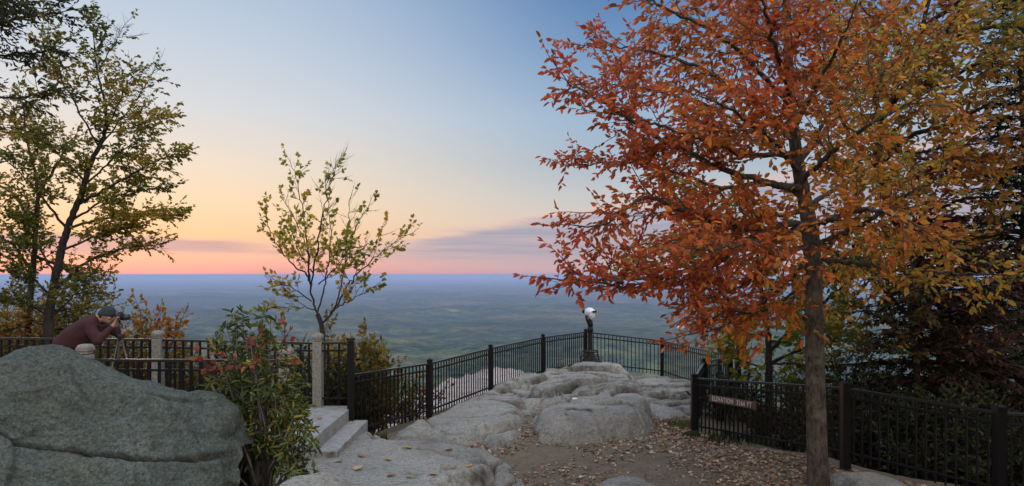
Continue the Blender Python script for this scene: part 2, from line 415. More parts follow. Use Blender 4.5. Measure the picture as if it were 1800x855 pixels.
def blocks(x, y, sx, sy, off, seed, groove=.05, wd=.03):
    """joint-bounded blocks: each a little higher, lower or more tilted than the next"""
    rs = np.random.RandomState(seed*13+5); lo = (x.min()-sx, y.min()-sy); nx_ = int((np.ptp(x)+2*sx)/sx)+2; ny_ = int((np.ptp(y)+2*sy)/sy)+2
    w1 = fbm(np.stack((x*.9, y*.9, np.full_like(x, seed*1.9)), -1), 4); w2 = fbm(np.stack((x*.9, y*.9, np.full_like(x, seed*1.9+50)), -1), 4)
    u = (x+.22*w1-lo[0])/sx; v = (y+.22*w2-lo[1])/sy
    d1 = np.full(x.shape, 9.); d2 = d1.copy(); h = np.zeros_like(x)
    for i in range(nx_):
        for j in range(ny_):
            a = i+.5*(j % 2)+rs.uniform(-.38, .38); b_ = j+rs.uniform(-.38, .38); hh = rs.uniform(-off, off); tx_, ty_ = rs.normal(0, off*.6, 2)
            d = np.hypot(u-a, v-b_); m_ = d < d1
            d2 = np.where(m_, d1, np.minimum(d2, d)); h = np.where(m_, hh+tx_*(u-a)+ty_*(v-b_), h); d1 = np.where(m_, d, d1)
    e = (d2-d1)*.5*min(sx, sy); k = np.exp(-(e/wd)**2); mk = np.clip(.55+1.3*fbm(np.stack((x*.8, y*.8, np.full_like(x, seed+.5)), -1), 2), 0, 1)
    return h-groove*k*mk, k*mk
def slab(name, label, poly, ztop, ground=None, edge=.35, power=2.2, noise=.05, terr=0, cracks=(), step=.024, m=ROCK, seed=0, tilt=(0, 0), cat='rock', group=None, bury=.25, strata=(.25, 1), ledges=(), joints=None):
    """a rock lying in the earth: plan outline, rounded edges, worn top with ledges and joints"""
    P_ = np.array(poly, float); lo = P_.min(0)-.15; hi = P_.max(0)+.15
    xs = np.arange(lo[0], hi[0], step); ys = np.arange(lo[1], hi[1], step)
    x, y = np.meshgrid(xs, ys); pp = np.stack((x, y, np.full_like(x, seed*3.7)), -1)
    wx = x+.10*fbm(pp*1.7, 3)+.025*fbm(pp*7, 2); wy = y+.10*fbm(pp*1.7+40, 3)+.025*fbm(pp*7+40, 2)
    d = pdist(P_, wx, wy); ins = inside(P_, wx, wy); d = np.where(ins, d, -d)
    cx, cy = P_.mean(0)
    zt = ztop+CAMZ+tilt[0]*(x-cx)+tilt[1]*(y-cy)
    base = gz(x, y)-bury if ground is None else np.full_like(x, ground+CAMZ-bury)
    u = np.clip((d+.03)/edge, 0, 1); prof = (1-(1-u)**power)**(1/power)
    z = base+(zt-base)*prof
    sx = np.stack((x*strata[0]*3, y*strata[1]*3, z*2+seed), -1)
    n = noise*fbm(sx*.45, 4)+noise*.35*fbm(pp*3.1+11, 4)+noise*.14*fbm(pp*11+5, 3)
    if terr:
        q = fbm(np.stack((x*.55, y*.9, np.full_like(x, seed)), -1), 3)*2.2
        k = np.floor(q); f = q-k; n = n+terr*(k+np.clip((f-.90)/.10, 0, 1)**1.5)*.85
    z = z+n*np.clip(u*1.5, 0, 1)
    SEAM[0] = np.zeros_like(x)
    z = seg_groove(x, y, cracks, z)
    if joints:
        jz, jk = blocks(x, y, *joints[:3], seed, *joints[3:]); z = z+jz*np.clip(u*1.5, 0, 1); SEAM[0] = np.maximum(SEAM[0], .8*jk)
    if ledges: z = z+ledge_lift(x, y, ledges)*np.clip(u*1.3, 0, 1)
    keep = d > -.10
    F4 = grid_faces(len(xs), len(ys)); kf = keep.ravel()[F4].all(1); F4 = F4[kf]
    idx = np.unique(F4); mp = np.full(x.size, -1); mp[idx] = np.arange(len(idx))
    V = np.stack((x, y, z), -1).reshape(-1, 3)[idx]
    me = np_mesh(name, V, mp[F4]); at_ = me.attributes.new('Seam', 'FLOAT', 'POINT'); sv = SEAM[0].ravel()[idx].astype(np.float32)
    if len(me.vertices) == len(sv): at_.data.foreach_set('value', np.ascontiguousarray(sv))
    return tag(link(name, me, m, smooth_=True), label, cat, group)

# great boulder at the left, built as ribs over a ridge
def big_boulder():
    sil = [(-420,665),(-250,645),(-120,636),(-40,631),(0,626),(35,617),(72,613),(105,623),(150,641),(200,661),(240,675),(275,683),(330,689),(372,685),(392,697),(412,720),(425,760),(432,800)]
    px = np.linspace(-420, 432, 300); ysil = np.interp(px, [s[0] for s in sil], [s[1] for s in sil])
    k = np.ones(9)/9; ysil = np.convolve(np.pad(ysil, 4, mode='edge'), k, 'valid')
    Dr = 6.5+.25*np.sin(px/90.)
    Xr = (px-900)/F*Dr; Zr = -(ysil-HOR)/F*Dr
    nt_ = 190; rows = []
    for j in range(nt_):
        f = j/(nt_-1)*1.45-.45           # <0 behind the ridge, 0 ridge, 1 foot
        if f < 0:
            g = -f/.45; D = Dr+1.1*g; z = Zr-.05*g-1.6*g**3
        else:
            D = Dr-1.75*(f**.8)*(.55+.45*f); z = Zr-1.75*(f**1.25)
        # lower block below the bedding joint stands a little proud
        rows.append(np.stack((Xr*(D/Dr)**.35, D, z+CAMZ), -1))
    V = np.array(rows)                    # nt, 300, 3
    du = np.gradient(V, axis=1); dv = np.gradient(V, axis=0); nrm = np.cross(dv, du); nrm /= np.linalg.norm(nrm, axis=2)[..., None]+1e-9
    if nrm[nt_//2, 150, 1] > 0: nrm = -nrm
    q = V*1.0
    disp = .09*fbm(q*np.array((.5, .5, .9)), 3)+.04*fbm(q*np.array((1.2, 1.2, 3.6))+9, 5)+.022*fbm(q*7+3, 4)-.03*np.clip(ridged(q*np.array((1.1, 1.1, 3.0))+2, 3)-1.45, 0, 1)
    sx_ = 900+F*V[..., 0]/V[..., 1]; sy_ = HOR+F*(CAMZ-V[..., 2])/V[..., 1]
    crack = [(-420,700),(-150,740),(0,763),(25,775),(60,785),(120,791),(150,797),(210,802),(270,806),(330,805),(405,800),(440,796)]
    wob = 5*fbm(np.stack((sx_/60, sy_/60, sx_*0), -1), 3)
    dc = pdist([(a, b_) for a, b_ in crack], sx_, sy_+wob, closed=False); front = (np.arange(nt_)/(nt_-1)*1.45-.45 > .05)[:, None]
    disp = disp-np.where(front, .11*np.exp(-(dc/4.0)**2)*np.clip((425-sx_)/60, 0, 1), 0)
    below = np.clip((sy_-np.interp(sx_, [c_[0] for c_ in crack], [c_[1] for c_ in crack]))/6, 0, 1)
    taper = np.clip((400-sx_)/120, 0, 1); disp = disp+np.where(front, .05*below*taper, 0)
    jz, jk = blocks(V[..., 0]*1.0, V[..., 2]*1.0+.35*V[..., 0], 1.0, .75, .05, 23, .02, .02); disp = disp+np.where(front, np.clip(jz, -.08, .08), .3*jz)
    for ln in ([(130,640),(128,670),(150,700),(165,705)], [(0,742),(18,752),(45,760),(62,755),(66,748)], [(255,690),(300,700),(350,700),(380,690)]):
        dd = pdist(ln, sx_+wob, sy_, closed=False); disp = disp-np.where(front, .035*np.exp(-(dd/3)**2), 0)
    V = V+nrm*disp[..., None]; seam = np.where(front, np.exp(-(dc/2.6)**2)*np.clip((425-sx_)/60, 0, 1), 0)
    F4 = grid_faces(300, nt_)
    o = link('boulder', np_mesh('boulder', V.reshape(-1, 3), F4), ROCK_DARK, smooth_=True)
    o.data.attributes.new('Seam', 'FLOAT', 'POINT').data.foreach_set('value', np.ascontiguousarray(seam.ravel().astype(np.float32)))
    bm = bmesh.new(); bm.from_mesh(o.data); bmesh.ops.recalc_face_normals(bm, faces=bm.faces); bm.to_mesh(o.data); bm.free()
    tag(o, 'huge dark grey boulder with a long level crack, in front of the walkway railing', 'boulder')
big_boulder()

slab('rock_slab', 'broad flat grey slab at the foot of the concrete steps', [(-3.1,6.9),(-3.1,9.4),(-2.75,10.2),(-2.35,10.9),(-1.75,10.35),(-.95,10.15),(-.5,9.75),(-.15,8.75),(-.72,7.95),(-1.1,6.9)],
     -2.43, edge=.22, noise=.035, seed=1, tilt=(-.01, -.02), ledges=[([(-.95,8.55),(-.6,8.75),(-.3,9.15)], .045, .4), ([(-.75,8.3),(-.5,8.45),(-.3,8.7)], .04, .3)], cracks=[([(-2.2,10.6),(-2.05,10.2)], .03, .05), ([(-1.3,9.6),(-.75,9.1),(-.35,9.1)], .03, .03)])
slab('rock_ledge', 'stepped grey ledge breaking away from the right side of the broad slab', [(-.62,10.35),(-.1,9.7),(.2,9.15),(.34,8.4),(.1,7.4),(-.6,6.9),(-1.4,6.9),(-.9,8)],
     -2.60, edge=.16, noise=.04, seed=2, tilt=(-.16, 0), terr=.04, joints=(.5, .6, .06, .04, .025), cracks=[([(-.2,9.5),(-.3,8.7),(-.75,8)], .04, .08), ([(.1,9.0),(-.25,8.3)], .03, .06)])
slab('boulder', 'large rounded grey boulder half sunk in the bare earth, a white scrap on top',
     [gp(931,758,-2.87), gp(950,779,-2.87), gp(1005,785,-2.87), gp(1060,776,-2.87), gp(1105,773,-2.87), gp(1138,766,-2.87), (2.62,12.7), (2.7,13.3), (2.3,13.75), (1.5,13.85), (.75,13.6), (.35,12.9)],
     -2.44, edge=.7, power=2.3, noise=.05, seed=3, ledges=[([(1.5,13.2),(1.9,12.95),(2.45,13.1)], .05, .7), ([(.95,12.35),(1.25,12.2),(1.5,12.3)], .035, .3), ([(1.7,11.95),(2.0,11.85),(2.25,11.95)], .03, .3)], cracks=[([(2.15,13.3),(2.35,12.4),(2.5,11.6)], .03, .035), ([(.8,12.6),(1.3,12.3),(1.7,12.5)], .04, .05), ([(.4,12.6),(.8,13.6),(1.2,13.9)], .05, .04)])
slab('rock_lobe', 'smooth grey rock lobe overhanging the right shoulder of the rounded boulder', [gp(1062,705,-2.5), gp(1085,717,-2.55), gp(1125,718,-2.55), gp(1146,710,-2.55), gp(1140,696,-2.45), gp(1110,690,-2.42), gp(1075,692,-2.42)],
     -2.40, edge=.3, noise=.03, seed=4, ground=-2.7)
slab('rock_outcrop', 'layered grey outcrop rising to the coin viewer in the fence corner',
     [(-1.2,14.2),(-.72,15.5),(-.3,16.3),(.85,17.9),(1.7,19.2),(2.15,19.9),(2.9,20.0),(3.25,18.6),(3.1,16.2),(2.9,14.7),(1.5,14.3),(.55,14.0),(-.2,13.4)],
     -2.60, edge=.3, noise=.045, terr=.03, seed=5, tilt=(.0, .016), strata=(.35, 1.3), joints=(1.7, .95, .05, .03, .022),
     ledges=[([(-.75,13.75),(-.1,13.75),(.3,13.95)], .14, 1.2), ([(.2,14.75),(.75,14.5),(1.05,15.3),(1.8,15.9),(2.5,16.5)], .17, 1.3), ([(-.4,15.3),(.4,15.6),(1.0,16.5)], .13, 1.0), ([(.8,17.0),(1.6,17.2),(2.5,17.0)], .13, .9), ([(1.2,18.3),(2.0,18.5),(3.0,18.2)], .13, .9), ([(2.1,14.8),(2.6,15.3),(3.05,15.4)], .15, .8), ([(1.4,15.1),(2.0,15.2),(2.3,14.95)], .10, .6)],
     cracks=[([(-.7,14.6),(.1,14.9),(.9,14.7),(1.3,15.3)], .05, .10), ([(.2,16.3),(.8,16.1),(1.3,16.4),(2.0,16.2)], .05, .09), ([(1.2,17.5),(1.9,17.2),(2.6,17.5)], .05, .08), ([(.3,14.4),(.55,15.4),(1.3,15.9)], .04, .07), ([(1.9,15.1),(2.4,15.6),(2.9,15.7)], .05, .09), ([(1.6,18.6),(2.3,18.3),(3.0,18.6)], .04, .07)])
slab('rock_slab', 'flat grey slab along the right arm of the fence, beside the corner post', [(2.7,15.2),(3.0,17.4),(3.35,19.5),(4.35,19.7),(5.0,17.2),(4.6,15.4),(3.95,14.3),(3.1,13.9)],
     -2.82, edge=.4, noise=.055, terr=.02, seed=6, strata=(.3, 1.4), joints=(1.8, 1.1, .04, .03, .022), ledges=[([(3.0,15.7),(3.8,15.35),(4.8,15.7)], .12, 1.0), ([(2.9,17.3),(4,16.9),(5.0,17.3)], .11, 1.0), ([(3.2,14.6),(3.8,14.8),(4.4,15.1)], .08, .6)], cracks=[([(2.9,16.6),(3.8,16.2),(4.8,16.6)], .05, .08), ([(3.1,15.2),(4.3,15.1)], .04, .06)])
slab('rock_slab', 'sloping grey slab between the left fence and the rounded boulder', [gp(766,778,-2.75), gp(800,784,-2.78), gp(832,775,-2.78), gp(884,756,-2.72), gp(912,738,-2.66), gp(922,716,-2.6), (-.1,14.0), (-.95,14.3), (-1.3,13.7), (-1.6,12.9)],
     -2.60, edge=.35, noise=.04, seed=7, tilt=(.04, .03), cracks=[([(-.9,12.6),(-.2,12.7),(.2,13.2)], .05, .06)])
slab('rock_lobe', 'small smooth grey rock below the sloping slab, ringed by leaf litter', [gp(836,780,-2.85), gp(866,796,-2.87), gp(898,788,-2.87), gp(918,766,-2.85), gp(920,748,-2.75), gp(882,760,-2.75)],
     -2.70, edge=.3, noise=.03, seed=8)
slab('rock_lobe', 'mossy grey rock at the foot of the first fence panel', [gp(688,774,-2.7), gp(738,776,-2.72), gp(764,757,-2.72), gp(760,738,-2.66), gp(728,740,-2.66), gp(702,756,-2.7)],
     -2.62, edge=.3, noise=.04, seed=9)
slab('rock_lobe', 'pale grey rock rising at the bottom edge beside the rhododendron', [(-2.35,5.2),(-2.3,6.4),(-1.7,6.75),(-1.3,6.5),(-1.1,5.6),(-1.5,5)], -1.83, ground=-2.7, edge=.5, noise=.03, seed=10)
slab('rock_lobe', 'low pale rock poking out of the leaf litter in the near foreground', [(.95,7.9),(1.0,8.6),(1.35,8.9),(1.75,8.65),(1.95,8.1),(1.4,7.5)], -2.50, edge=.4, noise=.03, seed=11)
slab('rock_lobe', 'flat pale stone in the litter behind the red tree trunk', [(4.15,8.2),(4.15,9.05),(4.65,9.15),(5.0,8.75),(4.9,8.1)], -2.55, edge=.3, noise=.02, seed=12)
slab('cliff_ledge', 'bare pinkish cliff ledge below and beyond the left fence', [(-4.8,17.3),(-3.2,16.4),(-1.6,18.6),(0,21.5),(1.1,25),(.8,29),(-1.5,28),(-3.2,24)], -3.85, ground=-6, edge=.6, noise=.10, terr=.10, seed=13, m=ROCK_PALE, step=.08, bury=1.5)
slab('cliff_ledge', 'narrow bare rock shelf just outside the right arm of the fence', [(2.6,20.9),(3.0,22.6),(5.2,22.3),(5.6,19.8),(5.1,20.6)], -3.25, ground=-5, edge=.5, noise=.08, terr=.08, seed=14, m=ROCK_PALE, step=.08, bury=1.5)

# ------------------------------------------------------------------ box / tube helpers
class MB:
    def __init__(s): s.v = []; s.f = []
    def add(s, V, F):
        n = len(s.v); s.v += [tuple(p) for p in V]; s.f += [tuple(i+n for i in f) for f in F]
    def box(s, c, sz, rz=0, bev=0):
        hx, hy, hz = (q/2 for q in sz); ca, sa = math.cos(rz), math.sin(rz); V = []
        for z in (-hz, hz):
            for x, y in ((-hx, -hy), (hx, -hy), (hx, hy), (-hx, hy)): V.append((c[0]+x*ca-y*sa, c[1]+x*sa+y*ca, c[2]+z))
        s.add(V, [(3,2,1,0),(4,5,6,7),(0,1,5,4),(1,2,6,5),(2,3,7,6),(3,0,4,7)])
    def beam(s, a, b, wd, h):
        """a bar from a to b, wd across and h high, ends upright"""
        a = Vector(a); b = Vector(b); d = (b-a); sd_ = Vector((d.y, -d.x, 0)).normalized()*wd/2; V = []
        for p in (a, b):
            for (q, r) in ((-1, -h/2), (1, -h/2), (1, h/2), (-1, h/2)): V.append(p+sd_*q+Vector((0, 0, r)))
        s.add(V, [(0,1,2,3),(7,6,5,4),(0,4,5,1),(1,5,6,2),(2,6,7,3),(3,7,4,0)])
    def tube(s, pts, rad, n=8, cap=True):
        pts = [Vector(p) for p in pts]; k = len(pts); V = []; F_ = []
        if not hasattr(rad, '__len__'): rad = [rad]*k
        u = None
        for i, p in enumerate(pts):
            d = (pts[min(i+1, k-1)]-pts[max(i-1, 0)]).normalized()
            if u is None:
                u = d.orthogonal().normalized()
            u = (u-d*u.dot(d)); u = u.normalized() if u.length > 1e-6 else d.orthogonal().normalized()
            w_ = d.cross(u)
            for j in range(n):
                a = 2*math.pi*j/n; V.append(p+(u*math.cos(a)+w_*math.sin(a))*rad[i])
        for i in range(k-1):
            for j in range(n): F_.append((i*n+j, i*n+(j+1) % n, (i+1)*n+(j+1) % n, (i+1)*n+j))
        if cap: F_.append(tuple(range(n-1, -1, -1))); F_.append(tuple((k-1)*n+j for j in range(n)))
        s.add(V, F_)
    def lathe(s, c, prof, n=20):
        V = []; F_ = []; k = len(prof)
        for r, z in prof:
            for j in range(n): a = 2*math.pi*j/n; V.append((c[0]+r*math.cos(a), c[1]+r*math.sin(a), c[2]+z))
        for i in range(k-1):
            for j in range(n): F_.append((i*n+j, i*n+(j+1) % n, (i+1)*n+(j+1) % n, (i+1)*n+j))
        F_.append(tuple(range(n-1, -1, -1))); F_.append(tuple((k-1)*n+j for j in range(n)))
        s.add(V, F_)
    def ell(s, c, r, axes=None, nu=16, nv=10):
        A = axes or (Vector((1,0,0)), Vector((0,1,0)), Vector((0,0,1))); V = []; F_ = []
        for i in range(nv+1):
            th = math.pi*i/nv
            for j in range(nu):
                ph = 2*math.pi*j/nu
                q = (r[0]*math.sin(th)*math.cos(ph), r[1]*math.sin(th)*math.sin(ph), r[2]*math.cos(th))
                V.append(Vector(c)+A[0]*q[0]+A[1]*q[1]+A[2]*q[2])
        for i in range(nv):
            for j in range(nu): F_.append((i*nu+j, (i+1)*nu+j, (i+1)*nu+(j+1) % nu, i*nu+(j+1) % nu))
        s.add(V, F_)
    def mesh(s, name):
        me = bpy.data.meshes.new(name); me.from_pydata(s.v, [], s.f); me.validate(); return me
    def build(s, name, m, parent=None, sm=False, bev=0, segs=1):
        me = s.mesh(name)
        bm = bmesh.new(); bm.from_mesh(me); bmesh.ops.remove_doubles(bm, verts=bm.verts, dist=1e-6); bmesh.ops.recalc_face_normals(bm, faces=bm.faces)
        if bev: bmesh.ops.bevel(bm, geom=[e for e in bm.edges if e.calc_face_angle(0) > .5], offset=bev, segments=segs, affect='EDGES', profile=.6)
        bm.to_mesh(me); bm.free()
        return link(name, me, m, parent, sm)

# ------------------------------------------------------------------ walkway and steps
LAND = CAMZ-2.17; ST = CAMZ-2.36
wk = MB(); wk.box((-8.33, 9.83, LAND-.3), (11.4, 2.94, .6))
tag(wk.build('walkway', CONC, bev=.012, segs=2), kind='structure')
t_ = empty('concrete_steps', (-2.5, 9.9, ST), 'pale concrete steps going down from the walkway to the rock', 'steps')
s1 = MB(); s1.box((-2.485, 10.1, ST-.25), (.29, 1.96, .5)); s1.build('step', CONC, t_, bev=.012, segs=2)
slab('rock_lobe', 'earthy rock packed under the near end of the concrete steps', [(-3.3,7.6),(-3.3,8.9),(-2.7,9.05),(-2.5,8.7),(-2.6,7.7)], -2.45, edge=.3, noise=.03, seed=15, ground=-2.9)

# ------------------------------------------------------------------ fences and railings
_share = {}
def shared(key, make):
    if key not in _share: _share[key] = make()
    return _share[key]
def put(name, me, m, parent, loc):
    o = bpy.data.objects.new(name, me); C.objects.link(o)
    if not me.materials: me.materials.append(m)
    o.parent = parent; q = parent; off = Vector((0, 0, 0))
    while q: off += q.location; q = q.parent
    o.location = Vector(loc)-off
    return o
def post_mesh(wd, h):
    def mk():
        b_ = MB(); b_.box((0, 0, h/2), (wd, wd, h))
        return b_.mesh('post')
    return shared(('post', wd, round(h, 3)), mk)
def cap_mesh(wd):
    def mk():
        h = 0; b_ = MB(); b_.box((0, 0, h+.012), (wd+.016, wd+.016, .024))
        V = [(-wd/2, -wd/2, h+.024), (wd/2, -wd/2, h+.024), (wd/2, wd/2, h+.024), (-wd/2, wd/2, h+.024), (0, 0, h+.05)]
        b_.add(V, [(0,1,4),(1,2,4),(2,3,4),(3,0,4)])
        return b_.mesh('post_cap')
    return shared(('cap', wd), mk)
def fence(name, label, cat, pts, H=1.0, wd=.095, gap=.115, posts=None, below=.14, bal=.02, group=None, foot=.12, mid=.14):
    """pts: (x, y, z of the top rail).  posts: indices that carry an iron post"""
    root = empty(name, (pts[0][0], pts[0][1], pts[0][2]-H), label, cat, group)
    posts = range(len(pts)) if posts is None else posts
    for i in posts:
        x, y, z = pts[i]; h = H+foot+.05
        po = put('post', post_mesh(wd, h), IRON, root, (x, y, z+.04-h)); put('post_cap', cap_mesh(wd), IRON, po, (x, y, z+.04))
    for i in range(len(pts)-1):
        a, b_ = Vector(pts[i]), Vector(pts[i+1]); d = b_-a; L = math.hypot(d.x, d.y); u = d/L
        A0, B0 = a+u*(wd/2+.002), b_-u*(wd/2+.002)
        for nm, dz, ww, hh in (('top_rail', -.018, .046, .036), ('middle_rail', -mid, .036, .03), ('bottom_rail', -H+below, .036, .03)):
            r_ = MB(); r_.beam(A0+Vector((0, 0, dz)), B0+Vector((0, 0, dz)), ww, hh); r_.build(nm, RAIL if nm == 'top_rail' else IRON, root, bev=.004)
        n = max(1, round(L/gap)-1); bh = H-.04-.015
        me = shared(('bal', bal, round(bh, 3), round(math.atan2(d.y, d.x), 3)), lambda: (lambda q: (q.box((0, 0, -bh/2), (bal, bal, bh), math.atan2(d.y, d.x)), q.mesh('baluster'))[1])(MB()))
        for k in range(1, n+1):
            p = a+d*(k/(n+1)); put('baluster', me, IRON, root, (p.x, p.y, p.z-.036))
    return root
def tp(px, py, D): v = P(px, py, D); return (v.x, v.y, v.z)
P0, P1, P2, P3, P4, P5 = tp(619,658,11.05), tp(755.5,638,13.1), tp(862.4,611.5,15.8), tp(954.5,592.5,18.4), tp(1029.5,583,20.2), tp(1163.5,598.5,20.3)
PA, PB, PC = tp(1220.5,664,12.8), tp(1237.5,636,15.2), tp(1284,625,16.5)
PG, PK = tp(1486,681,9.5), tp(1757,724,8.0); PK2 = (7.7, 6.9, PK[2]+.1)
fence('metal_fence', 'long black metal fence running from the steps out to the coin viewer corner', 'fence', [P0, P1, P2, P3, P4], H=1.05, posts=(1, 2, 3, 4))
q4 = (P4[0]+.0, P4[1], P4[2])
fence('metal_fence', 'black metal fence running right from the coin viewer corner above the valley', 'fence', [q4, P5, PC], H=1.05, posts=(1,))
fence('metal_fence', 'short black metal fence turning back behind the elevation sign corner', 'fence', [PC, PB, PA], H=1.02, posts=(0, 1))
fence('metal_fence', 'black metal fence carrying the elevation sign and passing behind the red tree trunk', 'fence', [PA, PG, PK, PK2], H=1.04, wd=.11)
# walkway railings
ZR = LAND+1.10
def rail_z(px, py, D): v = P(px, py, D); return v.z
F0 = (-13.0, 11.2, LAND+1.16); FP1 = P(278,596,11.2); FP2 = P(558,602,11.2); FE = P(617,601,11.05)
tall = empty('newel_post', (P0[0], P0[1], ST), 'tall black metal post where the walkway railing meets the lower fence', 'post')
b_ = MB(); b_.box((P0[0]-.02, 11.05, (ST-.3+P(617,599,11.05).z)/2), (.1, .1, P(617,599,11.05).z-ST+.3)); b_.build('shaft', IRON, tall, bev=.005)
b_ = MB(); b_.box((P0[0]-.02, 11.05, P(617,598,11.05).z+.016), (.12, .12, .03)); b_.build('cap', IRON, tall, bev=.006)
fence('metal_railing', 'black railing along the far edge of the walkway, behind the photographer', 'railing', [F0, (-9.2, 11.2, LAND+1.15), (FP1.x, 11.2, FP1.z)], H=1.08, posts=(0,), bal=.032, gap=.135, wd=.146)
fence('metal_railing', 'black far railing between the two tall stone posts', 'railing', [(FP1.x, 11.2, FP1.z), (FP2.x, 11.2, FP2.z)], H=1.08, posts=(), bal=.03, gap=.135, wd=.146)
fence('metal_railing', 'very short black railing between the stone post and the tall black post', 'railing', [(FP2.x, 11.2, FP2.z), (P0[0]-.04, 11.07, FE.z)], H=1.06, posts=(), bal=.026, gap=.18, wd=.146)
N0 = P(150,631,8.62); N1 = P(503,632,8.62)
fence('metal_railing', 'black railing along the near edge of the walkway, rising behind the huge boulder', 'railing', [(N0.x, 8.62, N0.z), (N1.x, 8.62, N1.z)], H=1.08, posts=(), bal=.03, gap=.135, wd=.146)
fence('metal_railing', 'black near railing left of the low stone post, hidden by the boulder crest', 'railing', [(-11, 8.62, N0.z-.02), (N0.x, 8.62, N0.z)], H=1.08, posts=(0,), bal=.03, gap=.135, wd=.146)
def stone_post(px, pytop, D, wd, label):
    c = P(px, pytop, D); root = empty('stone_post', (c.x, D, LAND), label, 'post', 'stone posts of the walkway')
    h = c.z-LAND; ch = .085
    b_ = MB(); b_.box((c.x, D, LAND+(h-ch-.03-.02)/2-.02), (wd, wd, h-ch-.03+.02)); b_.build('shaft', CUT, root, bev=.012, segs=2)
    b_ = MB(); b_.box((c.x, D, c.z-ch-.0175), (wd-.02, wd-.02, .04)); b_.build('neck', CUT, root)
    r_ = wd/2+.004; z0 = c.z-ch+.0; b_ = MB()
    V = []
    for s_, z in ((1, z0), (1, z0+ch*.5), (.72, z0+ch*.92), (.4, z0+ch)):
        V += [(c.x+q*r_*s_, D+w_*r_*s_, z) for q, w_ in ((-1,-1),(1,-1),(1,1),(-1,1))]
    Fc = [(3,2,1,0),(12,13,14,15)]
    for k in range(3):
        for j in range(4): Fc.append((4*k+j, 4*k+(j+1) % 4, 4*k+4+(j+1) % 4, 4*k+4+j))
    b_.add(V, Fc); b_.build('cap', CUT, root, bev=.008, segs=2)
stone_post(278, 581, 11.2, .15, 'cut stone post in the far railing, below the small orange tree')
stone_post(150, 605, 8.62, .15, 'capped stone post at the boulder crest, in front of the photographer')
stone_post(559, 586, 11.2, .15, 'tall weathered stone post at the top of the steps')
stone_post(503, 610, 8.62, .15, 'stone post mostly hidden behind the rhododendron at the near side of the steps')

# ------------------------------------------------------------------ elevation sign
def sign():
    a, g = Vector(PA), Vector(PG); d = g-a; L = Vector((d.x, d.y, 0)).length; u = d/L
    uh = Vector((d.x, d.y, 0)).normalized(); nrm = Vector((uh.y, -uh.x, 0))
    if nrm.y > 0: nrm = -nrm
    A1 = a+d*.148; B1 = a+d*.500
    zA = P(1251,699.5,A1.y).z; zB = P(1334,713.5,B1.y).z
    A1.z = zA; B1.z = zB; off = nrm*.045
    root = empty('sign', (A1+B1)/2+off, 'long brown wooden sign reading ELEVATION 3266 FT on the fence', 'sign')
    W = plain('brown_stained_wood', (.085, .036, .024), .6, .3, 20, .3)
    b_ = MB(); b_.beam(A1+off, B1+off, .03, .125); BD = b_.build('board', W, root, bev=.008, segs=2)
    LT = plain('white_paint', (.52, .50, .46), .6, .06, 60, 0)
    cu = bpy.data.curves.new('lettering', 'FONT'); cu.body = 'ELEVATION  3266 FT'; cu.align_x = 'CENTER'; cu.align_y = 'CENTER'
    cu.size = .1; cu.extrude = .002; cu.space_character = 1.2; cu.offset = .0008
    ob = bpy.data.objects.new('lettering', cu); C.objects.link(ob)
    bpy.context.view_layer.update()
    wnow = ob.dimensions.x
    dg = bpy.context.evaluated_depsgraph_get(); me = bpy.data.meshes.new_from_object(ob.evaluated_get(dg)); bpy.data.objects.remove(ob)
    Lb = (B1-A1).length; sxx = Lb*.84/wnow; ex = (B1-A1).normalized(); ez = (Vector((0, 0, 1))-ex*ex.z).normalized(); en = nrm
    cen = (A1+B1)/2+off+nrm*.0165
    for v in me.vertices: v.co = cen+ex*v.co.x*sxx+ez*v.co.y*1.12+en*v.co.z
    link('lettering', me, LT, BD)
sign()

